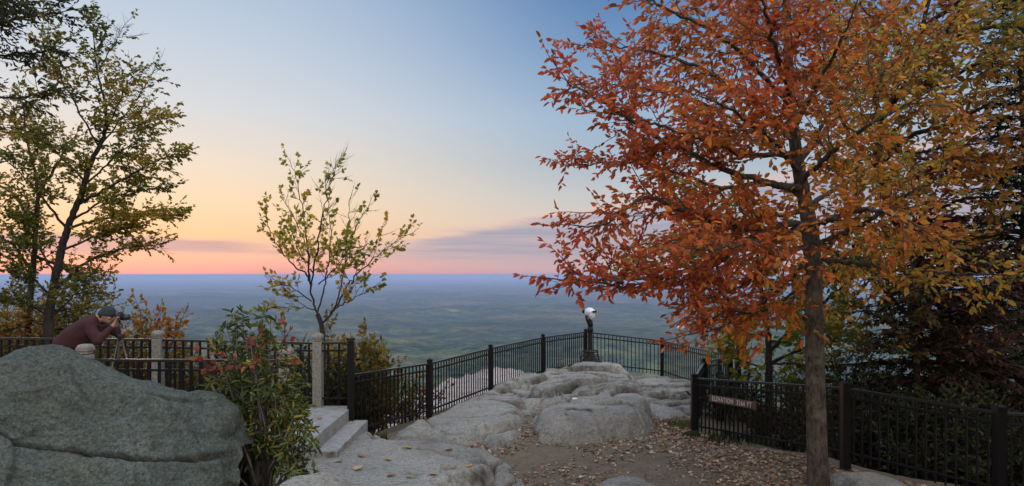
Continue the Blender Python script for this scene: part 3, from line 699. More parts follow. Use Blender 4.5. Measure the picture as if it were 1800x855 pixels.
# ------------------------------------------------------------------ coin viewer
def viewer():
    c = P(1037.5, 640, 19.55); c.z += .05
    root = empty('coin_viewer', c, 'coin operated binocular viewer with silver head in the fence corner', 'viewer')
    DK = plain('dark_bronze_paint', (.014, .014, .013), .5, .3, 30, .1); DK.node_tree.nodes['Principled BSDF'].inputs['Specular IOR Level'].default_value = .2; SV = plain('silver_paint', (.60, .62, .64), .35, .12, 30, .05, .15)
    RD = plain('rusty_metal', (.16, .07, .05), .6, .3, 30, .1)
    b_ = MB(); b_.lathe(c, [(.30, -.12), (.33, .0), (.33, .045), (.31, .07), (.24, .085), (.17, .12), (.13, .2), (.105, .3), (.085, .36)], 28); b_.build('base', DK, root, True)
    b_ = MB()
    ring = [c+Vector((.235*math.cos(2*math.pi*k/28), .235*math.sin(2*math.pi*k/28), .315)) for k in range(29)]
    b_.tube(ring, .016, 8, False)
    ring = [c+Vector((.255*math.cos(2*math.pi*k/28), .255*math.sin(2*math.pi*k/28), .19)) for k in range(29)]
    b_.tube(ring, .014, 8, False)
    for k in range(7):
        a = 2*math.pi*k/7+.3; q = Vector((math.cos(a), math.sin(a), 0))
        b_.tube([c+q*.285+Vector((0, 0, .06)), c+q*.255+Vector((0, 0, .19)), c+q*.235+Vector((0, 0, .315))], .013, 6)
        b_.tube([c+q*.235+Vector((0, 0, .31)), c+q*.09+Vector((0, 0, .27))], .011, 6)
    b_.build('guard_ring', DK, root, True)
    b_ = MB(); b_.lathe(c, [(.075, .3), (.07, .4), (.066, .8), (.066, .86), (.088, .87), (.088, .98), (.07, 1.0), (.06, 1.03)], 20); b_.build('column', DK, root, True)
    # curved yoke
    b_ = MB(); pts = [c+Vector((.01, 0, 1.0)), c+Vector((0, 0, 1.1)), c+Vector((-.03, 0, 1.2)), c+Vector((-.075, 0, 1.3)), c+Vector((-.08, 0, 1.36))]
    b_.tube(pts, [.065, .085, .088, .08, .06], 14); b_.build('yoke', DK, root, True)
    b_ = MB(); b_.ell(c+Vector((-.07, -.09, 1.26)), (.03, .02, .04)); b_.build('coin_box', RD, root, True)
    # head: rounded silver body looking out along +y, seen from behind
    hc = c+Vector((-.015, .0, 1.43)); lx = Vector((-.8, .6, 0)); ly = Vector((.6, .8, 0)); uz = Vector((0, 0, 1))
    b_ = MB(); b_.ell(hc, (.165, .135, .135), (lx, ly, uz), 24, 14); b_.ell(hc-lx*.07-uz*.075, (.085, .115, .15), (lx, ly, uz)); b_.ell(hc+lx*.04+uz*.05, (.11, .10, .07), (lx, ly, uz)); HD = b_.build('head', SV, root, True)
    for sx in (-1, 1):
        b_ = MB(); p = hc+ly*sx*.05-lx*.14+uz*.02; b_.tube([p, p-lx*.05], [.034, .028], 14); b_.build('eyepiece', DK, HD, True)
        b_ = MB(); p = hc+ly*sx*.06+lx*.12+uz*.02; b_.tube([p, p+lx*.07], [.048, .052], 16); b_.build('lens', DK, HD, True)
viewer()
b_ = MB(); q = P(1010, 701, 13.4); b_.box((q.x, q.y, q.z+.0), (.09, .07, .022), .3)
tag(b_.build('paper_scrap', plain('white_card', (.75, .74, .7), .7, .05, 40, .1), bev=.006), 'small white scrap lying on the large rounded boulder', 'scrap')

# ------------------------------------------------------------------ plants: wood and leaves
class Wood:
    def __init__(s): s.V = []; s.F = []; s.n = 0
    def tube(s, pts, r0, r1, n=6):
        pts = np.asarray(pts, float); k = len(pts)
        if k < 2: return
        d = np.gradient(pts, axis=0); d /= np.linalg.norm(d, axis=1)[:, None]+1e-9
        ref = np.array((0.31, .95, .12)) if abs(d[0, 2]) > .7 else np.array((0, 0, 1.))
        u = np.cross(d, ref); u /= np.linalg.norm(u, axis=1)[:, None]+1e-9; v = np.cross(d, u)
        rad = r0 if hasattr(r0, '__len__') else np.linspace(r0, r1, k)
        a = np.arange(n)*2*math.pi/n
        ring = pts[:, None, :]+np.asarray(rad)[:, None, None]*(np.cos(a)[None, :, None]*u[:, None, :]+np.sin(a)[None, :, None]*v[:, None, :])
        s.V.append(ring.reshape(-1, 3))
        i = np.arange(k*n).reshape(k, n)+s.n; j = np.roll(i, -1, 1)
        s.F.append(np.stack((i[:-1], j[:-1], j[1:], i[1:]), -1).reshape(-1, 4)); s.n += k*n
    def mesh(s, name): return np_mesh(name, np.concatenate(s.V), np.concatenate(s.F))
ELL = (np.array([(0,0,0),(.33,0,-.05),(.66,0,-.06),(1,0,-.0),(.28,.42,.06),(.66,.40,.05),(.28,-.42,.06),(.66,-.40,.05)]),
       np.array([(0,1,4),(1,2,5),(1,5,4),(2,3,5),(0,6,1),(1,6,7),(1,7,2),(2,7,3)]))
_mp = [(0,0),(.10,.38),(.32,.30),(.38,.62),(.56,.26),(.66,.30),(1,0)]
_mv = [(x, y, .12*abs(y)) for x, y in _mp]+[(x, -y, .12*abs(y)) for x, y in _mp[1:-1]]+[(.36, 0, -.04)]
_ord = [0,1,2,3,4,5,6,11,10,9,8,7]
MAPLE = (np.array(_mv), np.array([(12, _ord[i+1] if i+1 < 12 else _ord[0], _ord[i]) for i in range(12)]))
NEED = (np.array([(0,0,0),(.3,.5,.0),(.75,.34,-.02),(1,0,-.05),(.75,-.34,-.02),(.3,-.5,0)]), np.array([(0,1,5),(1,2,4),(1,4,5),(2,3,4)]))
def leaf_mesh(name, pos, dr, nrm, ln, wid, col, tpl, rng=None):
    T, tri = tpl; pos = np.asarray(pos); dr = np.asarray(dr); nrm = np.asarray(nrm)
    dr = dr/(np.linalg.norm(dr, axis=1)[:, None]+1e-9)
    nrm = nrm-dr*(nrm*dr).sum(1)[:, None]; nrm /= np.linalg.norm(nrm, axis=1)[:, None]+1e-9
    sd_ = np.cross(nrm, dr); ln = np.asarray(ln)[:, None, None]; wid = np.asarray(wid)[:, None, None]
    curl = np.random.RandomState(5).uniform(-.5, 1.6, (len(pos), 1, 1))
    V = pos[:, None, :]+ln*(T[None, :, 0:1]*dr[:, None, :]+T[None, :, 1:2]*wid*sd_[:, None, :]+(T[None, :, 2:3]*1.6-curl*.18*T[None, :, 0:1]**2)*nrm[:, None, :])
    k = len(T); idx = (np.arange(len(pos))*k)[:, None, None]+tri[None]
    return np_mesh(name, V.reshape(-1, 3), idx.reshape(-1, 3), np.repeat(np.asarray(col), k, 0))
def crm(pts, n=8):
    """smooth curve through the given points"""
    p = [Vector(q) for q in pts]; p = [p[0]*2-p[1]]+p+[p[-1]*2-p[-2]]; out = []
    for i in range(1, len(p)-2):
        for k in range(n):
            t = k/n; a, b_, c_, d = p[i-1:i+3]
            out.append(.5*((2*b_)+(c_-a)*t+(2*a-5*b_+4*c_-d)*t*t+(3*b_-a-3*c_+d)*t**3))
    out.append(p[-2]); return out
def rv(rng): return Vector((rng.gauss(0, 1), rng.gauss(0, 1), rng.gauss(0, 1)))
class Tree:
    veto = None
    """limbs are given, boughs and twigs grow out of them, leaves sit on the twigs"""
    def __init__(s, seed, **k):
        s.rng = random.Random(seed); s.w = Wood(); s.lp = []; s.ld = []; s.lb = []
        s.c = dict(bough_gap=.24, bough_len=(.5, 1.2), twig_gap=.11, twig_len=(.18, .42), leaf_gap=.05, angle=52, flat=.45, up=.06, droop=0, wob=.16, start=.25, bare=0.0, twig_r=.004, rad_pow=1, per=1)
        s.c.update(k)
    def twig(s, p, d, L, r, leafy=1):
        if s.veto and s.veto(p+d.normalized()*L): return
        rng = s.rng; n = 4; pts = [p.copy()]; q = p.copy(); d = d.normalized()
        for i in range(n):
            d = (d+rv(rng)*s.c['wob']*.7+Vector((0, 0, s.c['up']-s.c['droop']))).normalized(); q = q+d*L/n; pts.append(q.copy())
        s.w.tube(pts, r, r*.4, 3)
        if rng.random() > leafy: return
        k = max(2, int(L/s.c['leaf_gap'])); sd_ = d.cross(Vector((0, 0, 1))); sd_ = sd_.normalized() if sd_.length > .1 else Vector((1, 0, 0))
        for j in range(k):
            t = (j+.6)/k; i = min(int(t*n), n-1); f = t*n-i; pt = pts[i].lerp(pts[i+1], f); dd = (pts[i+1]-pts[i]).normalized()
            for _ in range(s.c['per']):
                side = sd_*(1 if rng.random() < .5 else -1)
                s.lp.append(pt); s.ld.append((dd*rng.uniform(.3, .9)+side*rng.uniform(.3, 1)+rv(rng)*.30+Vector((0, 0, -.25-s.c['droop']*3))).normalized())
        s.lp.append(pts[-1]); s.ld.append((d+Vector((0, 0, -.2))).normalized())
    def bough(s, p, d, L, r, leafy):
        if s.veto and s.veto(p+d.normalized()*L*.8): return
        rng = s.rng; n = max(3, int(L/.16)); pts = [p.copy()]; q = p.copy(); d = d.normalized(); ds = [d]
        for i in range(n):
            d = (d+rv(rng)*s.c['wob']+Vector((0, 0, s.c['up']-s.c['droop']))).normalized(); q = q+d*L/n; pts.append(q.copy()); ds.append(d)
        s.w.tube(pts, r, max(r*.3, s.c['twig_r']), 4)
        m_ = max(1, int(L/s.c['twig_gap']))
        for j in range(m_):
            t = .12+.88*(j+rng.random()*.8)/m_; t = min(t, .999); i = int(t*n); f = t*n-i
            pt = pts[i].lerp(pts[i+1], f); dd = ds[i]
            ax = rv(rng); ax.z *= s.c['flat']*.8; out_ = (ax-dd*ax.dot(dd)).normalized()
            a = R(s.c['angle']+rng.uniform(-18, 18))
            s.twig(pt, dd*math.cos(a)+out_*math.sin(a), rng.uniform(*s.c['twig_len'])*(1-.4*t), s.c['twig_r'], leafy)
        s.twig(pts[-1], ds[-1], s.c['twig_len'][0]*1.2, s.c['twig_r'], leafy)
    def limb(s, pts, r0, r1, start=None, leafy=1, n=8, scale=1.0, wob=.022, gap=1.0):
        rng = s.rng; pts = crm(pts, n)
        for i in range(2, len(pts)-1): pts[i] = pts[i]+rv(rng)*wob*.5
        s.w.tube(pts, r0, r1, 7)
        seg = [(pts[i+1]-pts[i]).length for i in range(len(pts)-1)]; L = sum(seg); st = s.c['start'] if start is None else start
        pos = L*st
        while pos < L:
            t = pos/L; acc = 0
            for i, sg in enumerate(seg):
                if acc+sg >= pos: break
                acc += sg
            pt = pts[i].lerp(pts[i+1], (pos-acc)/max(sg, 1e-6)); dd = (pts[i+1]-pts[i]).normalized()
            ax = rv(rng); ax.z = ax.z*s.c['flat']+.12; out_ = (ax-dd*ax.dot(dd)).normalized(); a = R(s.c['angle']+rng.uniform(-20, 20))
            bl = rng.uniform(*s.c['bough_len'])*scale*(1.05-.55*t)
            s.bough(pt, dd*math.cos(a)+out_*math.sin(a), bl, max(.003+.005*bl, .14*(r0+(r1-r0)*t)), leafy)
            pos += s.c['bough_gap']*gap*rng.uniform(.6, 1.4)
        s.bough(pts[-1], (pts[-1]-pts[-2]), s.c['bough_len'][0]*scale, max(r1, .006), leafy)
    def shed(s, keep):
        k = [i for i in range(len(s.lp)) if keep(s.lp[i])]
        s.lp = [s.lp[i] for i in k]; s.ld = [s.ld[i] for i in k]
    def finish(s, name, base, label, cat, group, size, wid, color, tpl=ELL, barkm=BARK_DARK, leafm=LEAF, flatn=.6, wood='trunk', crown='crown'):
        rng = np.random.RandomState(s.rng.randrange(1 << 30)); root = empty(name, base, label, cat, group)
        if s.w.V: link(wood, s.w.mesh(name+'_wood'), barkm, root, True)
        if s.lp:
            pos = np.array([tuple(p) for p in s.lp]); d = np.array([tuple(p) for p in s.ld]); n = len(pos)
            nr_ = rng.normal(size=(n, 3))*(1-flatn)*1.1+np.array((0, 0, 1.0))*flatn
            ln = rng.uniform(size[0], size[1], n)
            link(crown, leaf_mesh(name+'_leaves', pos, d, nr_, ln, np.full(n, wid)*rng.uniform(.8, 1.2, n), color(pos, rng), tpl), leafm, root)
        print(name, 'leaves', len(s.lp))
        return root
def palette(cols, scale=.8, spread=.28, jit=.25):
    """each leaf takes its own hue, neighbours tending alike"""
    cols = np.array(cols)
    def f(pos, rng):
        v = fbm(pos*scale+3.1, 3)*.55+.5+rng.normal(0, spread, len(pos)); v = np.clip(v, 0, .9999)*(len(cols)-1)
        i = v.astype(int); fr = (v-i)[:, None]; c = cols[i]*(1-fr)+cols[np.minimum(i+1, len(cols)-1)]*fr
        return c*np.clip(rng.normal(1, jit, (len(pos), 1)), .45, 1.7)
    return f
def L3(*a): return [P(*q) for q in a]

# --- the red tree at the fence
def red_tree():
    T = Tree(11, bough_gap=.108, bough_len=(.55, 1.25), twig_gap=.095, twig_len=(.2, .46), leaf_gap=.046, flat=.5, up=.02, droop=.01, angle=50)
    T.veto = lambda p: p.x < 1.75 and p.z < 2.62     # browsed and pruned clear of the lookout
    tr = crm(L3((1441,905,9.0),(1438,840,9.0),(1434,700,9.0),(1431,560,9.0),(1427,440,9.0),(1420,380,9.02),(1408,320,9.05),(1396,240,9.0),(1388,150,9.0),(1384,40,9.0),(1378,-120,9.0),(1380,-260,9.0)), 8)
    k = len(tr); zz = np.array([p.z for p in tr]); f = (zz-zz[0])/(zz[-1]-zz[0])
    rad = np.interp(f, [0, .03, .08, .3, .42, .47, .6, .8, 1], [.215, .15, .130, .114, .108, .092, .068, .046, .014])
    T.w.tube(tr, rad, None, 16)
    for (rt, L) in ((0, .35), (1.9, .4), (3.2, .3), (4.6, .38)):
        b0 = tr[0]+Vector((0, 0, .22)); e = Vector((math.cos(rt), math.sin(rt), 0)); T.w.tube([b0, b0+e*.16+Vector((0, 0, -.12)), b0+e*L+Vector((0, 0, -.30))], .08, .03, 7)
    l = T.limb
    # left side
    l(L3((1420,402,9),(1350,408,8.8),(1260,390,8.4),(1190,368,8.1),(1130,350,8.0),(1060,395,7.9)), .05, .012)
    l(L3((1424,395,9),(1370,398,8.7),(1300,430,8.2),(1225,468,7.8),(1150,488,7.6),(1080,493,7.5),(1030,490,7.45)), .045, .009, scale=.75)
    l(L3((1300,430,8.2),(1240,480,7.9),(1150,505,7.7),(1050,498,7.6),(985,492,7.55)), .022, .007, scale=.42, gap=.55, start=.2)
    l(L3((1405,330,9),(1370,327,8.8),(1290,305,8.5),(1215,270,8.3),(1150,238,8.2),(1075,190,8.1),(1035,165,8.05),(1000,148,8.0)), .05, .008, scale=.8)
    l(L3((1412,345,9),(1350,320,9.3),(1270,330,9.7),(1180,300,10.0),(1100,285,10.2),(1020,290,10.3)), .042, .008)
    l(L3((1398,270,9),(1310,272,8.6),(1240,245,8.2),(1160,222,8.0),(1105,205,7.9)), .04, .01)
    l(L3((1396,250,9),(1340,190,9.2),(1270,140,9.4),(1190,105,9.5),(1110,85,9.6),(1065,88,9.6)), .04, .008)
    l(L3((1390,190,9),(1330,120,8.7),(1260,60,8.4),(1180,20,8.2),(1120,-10,8.1)), .038, .01)
    l(L3((1388,150,9),(1350,80,9.3),(1310,0,9.5),(1270,-80,9.7)), .035, .01)
    l(L3((1415,370,9),(1360,380,9.5),(1290,400,10.2),(1200,420,10.7),(1130,430,10.9)), .04, .01)
    l(L3((1425,430,9),(1380,450,8.5),(1325,490,8.1),(1265,520,7.9),(1215,530,7.8)), .034, .008, scale=.55)
    l(L3((1427,445,9),(1390,490,9.5),(1330,540,9.9),(1270,575,10.2),(1200,590,10.3)), .034, .008, scale=.5, start=.45)
    l(L3((1420,392,9),(1370,420,8.0),(1310,430,7.2),(1240,440,6.6)), .036, .01, scale=.75)
    l(L3((1402,300,9),(1370,260,8.0),(1320,220,7.2),(1260,180,6.6)), .036, .01, scale=.8)
    l(L3((1400,290,9),(1330,240,9.8),(1250,190,10.6),(1150,160,11.0),(1070,150,11.0)), .036, .01)
    l(L3((1429,480,9),(1390,530,8.7),(1330,548,8.6),(1275,556,8.5),(1235,560,8.5)), .026, .006, scale=.5, gap=.6, start=.2)
    l(L3((1428,460,9),(1400,510,9.4),(1350,540,9.8),(1290,560,10.1)), .026, .006, scale=.6, gap=.8, start=.25)
    # top and middle
    l(L3((1386,100,9),(1420,20,8.7),(1450,-60,8.5)), .034, .01)
    l(L3((1394,230,9),(1430,160,8.3),(1470,90,7.8),(1500,20,7.4)), .036, .01, scale=.85)
    l(L3((1400,280,9),(1440,230,9.8),(1480,160,10.4),(1520,70,10.8)), .036, .01)
    l(L3((1390,180,9),(1370,110,8.0),(1350,40,7.2),(1330,-30,6.8)), .034, .01, scale=.85)
    # right side
    l(L3((1428,432,9),(1470,415,8.8),(1530,386,8.5),(1590,345,8.2),(1640,320,8.0)), .05, .01)
    l(L3((1430,455,9),(1500,462,8.8),(1580,474,8.5),(1680,480,8.3),(1780,485,8.1)), .036, .008, scale=.55)
    l(L3((1415,370,9),(1470,330,9.4),(1540,300,9.9),(1620,290,10.3)), .04, .01)
    l(L3((1408,320,9),(1460,270,8.5),(1530,220,8.0),(1600,180,7.7)), .04, .01)
    l(L3((1400,290,9),(1470,210,9.4),(1550,130,9.7),(1630,70,10)), .04, .01)
    l(L3((1420,400,9),(1480,380,8.0),(1540,370,7.2),(1600,390,6.8)), .036, .01, scale=.75)
    l(L3((1425,410,9),(1460,440,9.8),(1500,460,10.5),(1540,470,11)), .034, .01, scale=.7)
    def col(pos, rng):
        red = np.array((.52, .10, .042)); org = np.array((.62, .20, .038)); gold = np.array((.56, .31, .048)); brn = np.array((.32, .11, .042))
        v = fbm(pos*.7+1.7, 3)*.5+.55+.19*(pos[:, 0]-4.0)+.22*np.clip(pos[:, 0]-3.9, 0, 1.6)+rng.normal(0, .2, len(pos))+.05*(4-pos[:, 2])*(pos[:, 0] > 3.2)
        v = np.clip(v, 0, 1)[:, None]
        c = np.where(v < .5, red+(org-red)*v*2, org+(gold-org)*(v-.5)*2)
        b_ = (rng.random((len(pos), 1)) < (.14+.10*np.clip(pos[:, 2:3]-4, 0, 3))); c = np.where(b_, brn, c); ol = (rng.random((len(pos), 1)) < .20*np.clip(pos[:, 0:1]-3.8, 0, 1.4)); c = np.where(ol, np.array((.30, .27, .05)), c)
        return c*np.clip(rng.normal(1, .22, (len(pos), 1)), .5, 1.6)
    T.finish('red_tree', (tr[0].x, tr[0].y, tr[0].z+.2), 'tall autumn tree with red and orange leaves and a straight grey trunk before the fence', 'tree', None, (.068, .118), .5, col, ELL, BARK, LEAF, .55)
red_tree()

# --- maple beyond the fence, green and yellow, under the red crown
def under_maple():
    T = Tree(21, bough_gap=.17, bough_len=(.5, 1.1), twig_gap=.12, leaf_gap=.07, up=.03, flat=.5)
    z = G(5.9, 15.6)
    b0 = Vector((5.9, 15.6, z-.1)); b1 = Vector((5.25, 15.9, G(5.25, 15.9)-.1))
    T.limb([b0]+L3((1352,650,15.6),(1350,590,15.6),(1340,530,15.5),(1330,440,15.4),(1300,360,15.3)), .10, .02, .55)
    T.limb(L3((1351,620,15.6),(1385,585,15.4),(1420,545,15.2),(1450,480,15.0)), .05, .012, .3)
    T.limb([b1]+L3((1297,640,15.9),(1298,580,15.9),(1275,520,15.8),(1235,475,15.8),(1170,440,15.6),(1125,455,15.5)), .085, .012, .5)
    T.limb(L3((1296,575,15.9),(1325,540,15.8),(1365,500,15.6),(1400,420,15.4)), .05, .012, .3)
    T.limb(L3((1275,520,15.8),(1250,440,16),(1220,370,16.2),(1190,330,16.3)), .05, .01, .2)
    for q in ([(1385,585,15.4),(1450,530,14.6),(1500,490,14.0),(1555,465,13.5)], [(1420,545,15.2),(1470,470,14.6),(1520,425,14.2),(1570,410,14)], [(1400,570,15.3),(1460,580,14.3),(1510,560,13.7)], [(1352,640,15.6),(1420,610,14.8),(1470,600,14.2)]):
        T.limb(L3(*q), .045, .01, .3)
    T.limb(L3((1352,650,15.6),(1320,640,15.2),(1290,630,14.9)), .03, .01, .2, scale=.7)
    T.limb(L3((1352,640,15.6),(1400,640,15.0),(1440,650,14.6)), .03, .01, .2, scale=.7)
    T.limb(L3((1350,590,15.6),(1310,590,15.0),(1280,610,14.6)), .03, .01, .2, scale=.8)
    T.limb(L3((1350,600,15.6),(1390,600,16.3),(1430,580,17)), .03, .01, .2, scale=.8)
    T.finish('maple_tree', b0, 'green and gold maple beyond the fence, below the red tree crown', 'tree', None, (.12, .19), .85,
             palette([(.07,.13,.025),(.10,.17,.028),(.18,.20,.03),(.38,.29,.035),(.42,.20,.035)], .5, .2), MAPLE, BARK_DARK, LEAF, .5)
under_maple()

# --- orange brown tree behind, right
def back_orange():
    T = Tree(31, bough_gap=.14, bough_len=(.6, 1.4), twig_gap=.11, leaf_gap=.056, flat=.5, up=.02)
    z = G(8.5, 13.3); b0 = Vector((8.5, 13.3, z-.1))
    T.limb([b0]+L3((1668,600,13.2),(1640,500,13.1),(1580,400,13),(1548,300,13),(1550,220,13),(1585,130,12.9),(1620,50,12.8),(1650,-80,12.7)), .13, .03, .5)
    for q in ([(1546,290,13),(1600,240,12.4),(1680,215,11.8),(1760,170,11.3),(1830,130,11)], [(1546,300,13),(1500,250,13.3),(1470,180,13.6),(1450,100,13.8)],
              [(1550,220,13),(1530,150,12.6),(1490,80,12.2),(1470,0,12)], [(1590,120,12.9),(1660,80,12.4),(1740,50,12),(1820,40,11.6)], [(1550,330,13),(1620,310,12.5),(1700,290,12),(1790,270,11.6)],
              [(1552,360,13),(1620,370,12.2),(1700,350,11.6),(1780,345,11.2)], [(1600,100,12.9),(1570,30,13.4),(1550,-60,13.8)], [(1620,50,12.8),(1690,0,12.6),(1760,-50,12.4)], [(1550,250,13),(1620,190,13.8),(1700,140,14.5)],
              [(1552,400,13),(1600,420,12),(1660,430,11.2)], [(1590,130,12.9),(1640,150,12.2),(1720,110,11.6),(1800,80,11.2)], [(1560,200,13),(1610,120,12.0),(1660,60,11.4),(1700,-10,11)], [(1600,90,12.9),(1560,60,12.2),(1520,20,11.6)], [(1550,260,13),(1600,270,12),(1660,260,11.2),(1730,250,10.8)], [(1620,50,12.8),(1700,60,12.4),(1790,10,12)]):
        T.limb(L3(*q), .05, .012, .2)
    T.finish('orange_tree', b0, 'leaning orange brown autumn tree behind the red one, upper right', 'tree', None, (.10, .155), .5,
             palette([(.20,.07,.025),(.32,.12,.025),(.38,.18,.03),(.34,.21,.04),(.14,.15,.03)], .5, .2), ELL, BARK_DARK, LEAF, .5)
back_orange()

# --- low spreading tree in front of the conifer
def understory():
    T = Tree(35, bough_gap=.15, bough_len=(.4, .9), twig_gap=.09, twig_len=(.14, .3), leaf_gap=.05, flat=.35, up=.0, angle=50)
    X = (1615-900)/F*11.7; b0 = Vector((X, 11.7, G(X, 11.7)-.1))
    T.limb([b0]+L3((1612,640,11.7),(1600,540,11.7),(1610,450,11.7),(1640,400,11.7)), .06, .012, .4, wob=.015)
    for q in ([(1604,600,11.7),(1550,560,11.4),(1490,540,11.1)], [(1602,560,11.7),(1540,500,11.6),(1475,470,11.5)], [(1604,500,11.7),(1560,440,11.8),(1510,410,11.8)], [(1606,590,11.7),(1670,540,11.3),(1740,520,11)], [(1606,540,11.7),(1680,480,11.6),(1760,450,11.4)], [(1612,620,11.7),(1680,610,11.2),(1760,600,10.8)], [(1610,620,11.7),(1560,620,11.2),(1510,615,10.9)], [(1608,480,11.7),(1680,430,11.9),(1740,400,12)], [(1606,560,11.7),(1630,520,10.9),(1650,500,10.5)]):
        T.limb(L3(*q), .028, .006, .25, wob=.02)
    def col(pos, rng):
        pal = np.array([(.06,.09,.022),(.10,.12,.025),(.13,.05,.028),(.10,.034,.026),(.075,.026,.022)])
        v = np.clip((pos[:, 0]-5.7)/1.6+rng.normal(0, .28, len(pos)), 0, .999)*4; i = v.astype(int); f = (v-i)[:, None]
        c = pal[i]*(1-f)+pal[np.minimum(i+1, 4)]*f; c = np.where(rng.random((len(pos), 1)) < .06, np.array((.32, .2, .035)), c)
        return c*np.clip(rng.normal(1, .25, (len(pos), 1)), .5, 1.6)
    T.finish('understory_tree', b0, 'low spreading tree with green and deep maroon leaves in front of the drooping conifer', 'tree', None, (.08, .13), .5, col, ELL, BARK_DARK, LEAF, .6)
understory()
# --- conifers
def hemlock(name, px, D, ytop, rad, label, seed, cols, whorl=.17, n0=5, zlow=.6, size=(.07, .13), low=1.0):
    T = Tree(seed); rng = T.rng; X = (px-900)/F*D; z0 = G(X, D); zt = P(px, ytop, D).z; H = zt-z0
    tr = [Vector((X+.04*math.sin(k), D+.03*math.cos(k*1.7), z0-.1+(H+.1)*k/14)) for k in range(15)]
    T.w.tube(tr, .12*rad/1.8+.03, .01, 9)
    z = zlow
    while z < H-.1:
        t = z/H
        for k in range(n0):
            az = rng.uniform(0, 2*math.pi); L = rad*((1-t)**.75)*rng.uniform(.6, 1.12)+.12
            d = Vector((math.cos(az), math.sin(az), .12+.5*t)); p = Vector((X, D, z0+z+rng.uniform(-.06, .06))); n = max(4, int(L/.14)); pts = [p.copy()]; dd = d.normalized()
            for i in range(n):
                dd = (dd+Vector((0, 0, -.07))+rv(rng)*.06).normalized(); p = p+dd*L/n; pts.append(p.copy())
                if i < 1: continue
                for s_ in (-1, 1):
                    if rng.random() < .12: continue
                    sd_ = Vector((-dd.y, dd.x, 0)).normalized()*s_
                    sl_ = (.10+.32*L/rad*(1-i/n)+.05)*rng.uniform(.6, 1.2); q = p.copy(); e = (dd*.65+sd_+Vector((0, 0, -.10))).normalized(); qs = [q.copy()]
                    mm = max(2, int(sl_/.055))
                    for j in range(mm):
                        e = (e+rv(rng)*.12+Vector((0, 0, -.05))).normalized(); q = q+e*sl_/mm; qs.append(q.copy())
                        for s2 in (-1, 0, 1):
                            if rng.random() < .03: continue
                            cr = Vector((-e.y, e.x, 0)).normalized()*s2
                            T.lp.append(q-e*.03); T.ld.append((e+cr*.9+rv(rng)*.15+Vector((0, 0, -.15))).normalized())
                    T.w.tube(qs, .004, .002, 3)
            T.w.tube(pts, .010+.012*L/rad, .003, 4)
        z += whorl*rng.uniform(.7, 1.3)
    T.finish(name, (X, D, z0), label, 'conifer', None, size, .26, palette(cols, .5, .25, .3), NEED, BARK_DARK, NEEDLE, .75)
hemlock('hemlock_tree', 1655, 12.4, 375, 2.6, 'dark drooping conifer behind the right hand fence', 41, [(.014,.016,.008),(.034,.013,.012),(.050,.018,.015),(.024,.026,.011),(.035,.050,.015)], whorl=.13, n0=9, zlow=.35, size=(.085, .15))
hemlock('hemlock_tree', 1800, 14.5, -90, 2.3, 'tall green conifer at the right edge reaching above the frame', 42, [(.010,.020,.008),(.016,.032,.010),(.025,.045,.014),(.02,.02,.01)], whorl=.2, n0=8, zlow=1.0, size=(.09, .16))

hemlock('hemlock_tree', 2420, 6.6, -1500, 3.3, 'big dark conifer added just outside the right edge, its boughs there to shade the fence', 43, [(.008,.014,.006),(.012,.022,.008),(.018,.030,.010),(.018,.012,.008)], whorl=.26, n0=8, zlow=1.6, size=(.10, .18))  # added to block sky light coming from the right
hemlock('hemlock_tree', 900+1200*9, .8, -15000, 3.2, 'unseen dark conifer added behind and right of the viewpoint to shade the right hand fence', 44, [(.008,.014,.006),(.012,.022,.008),(.018,.030,.010)], whorl=.3, n0=8, zlow=1.2, size=(.12, .2))  # out of view, added only to darken the right side
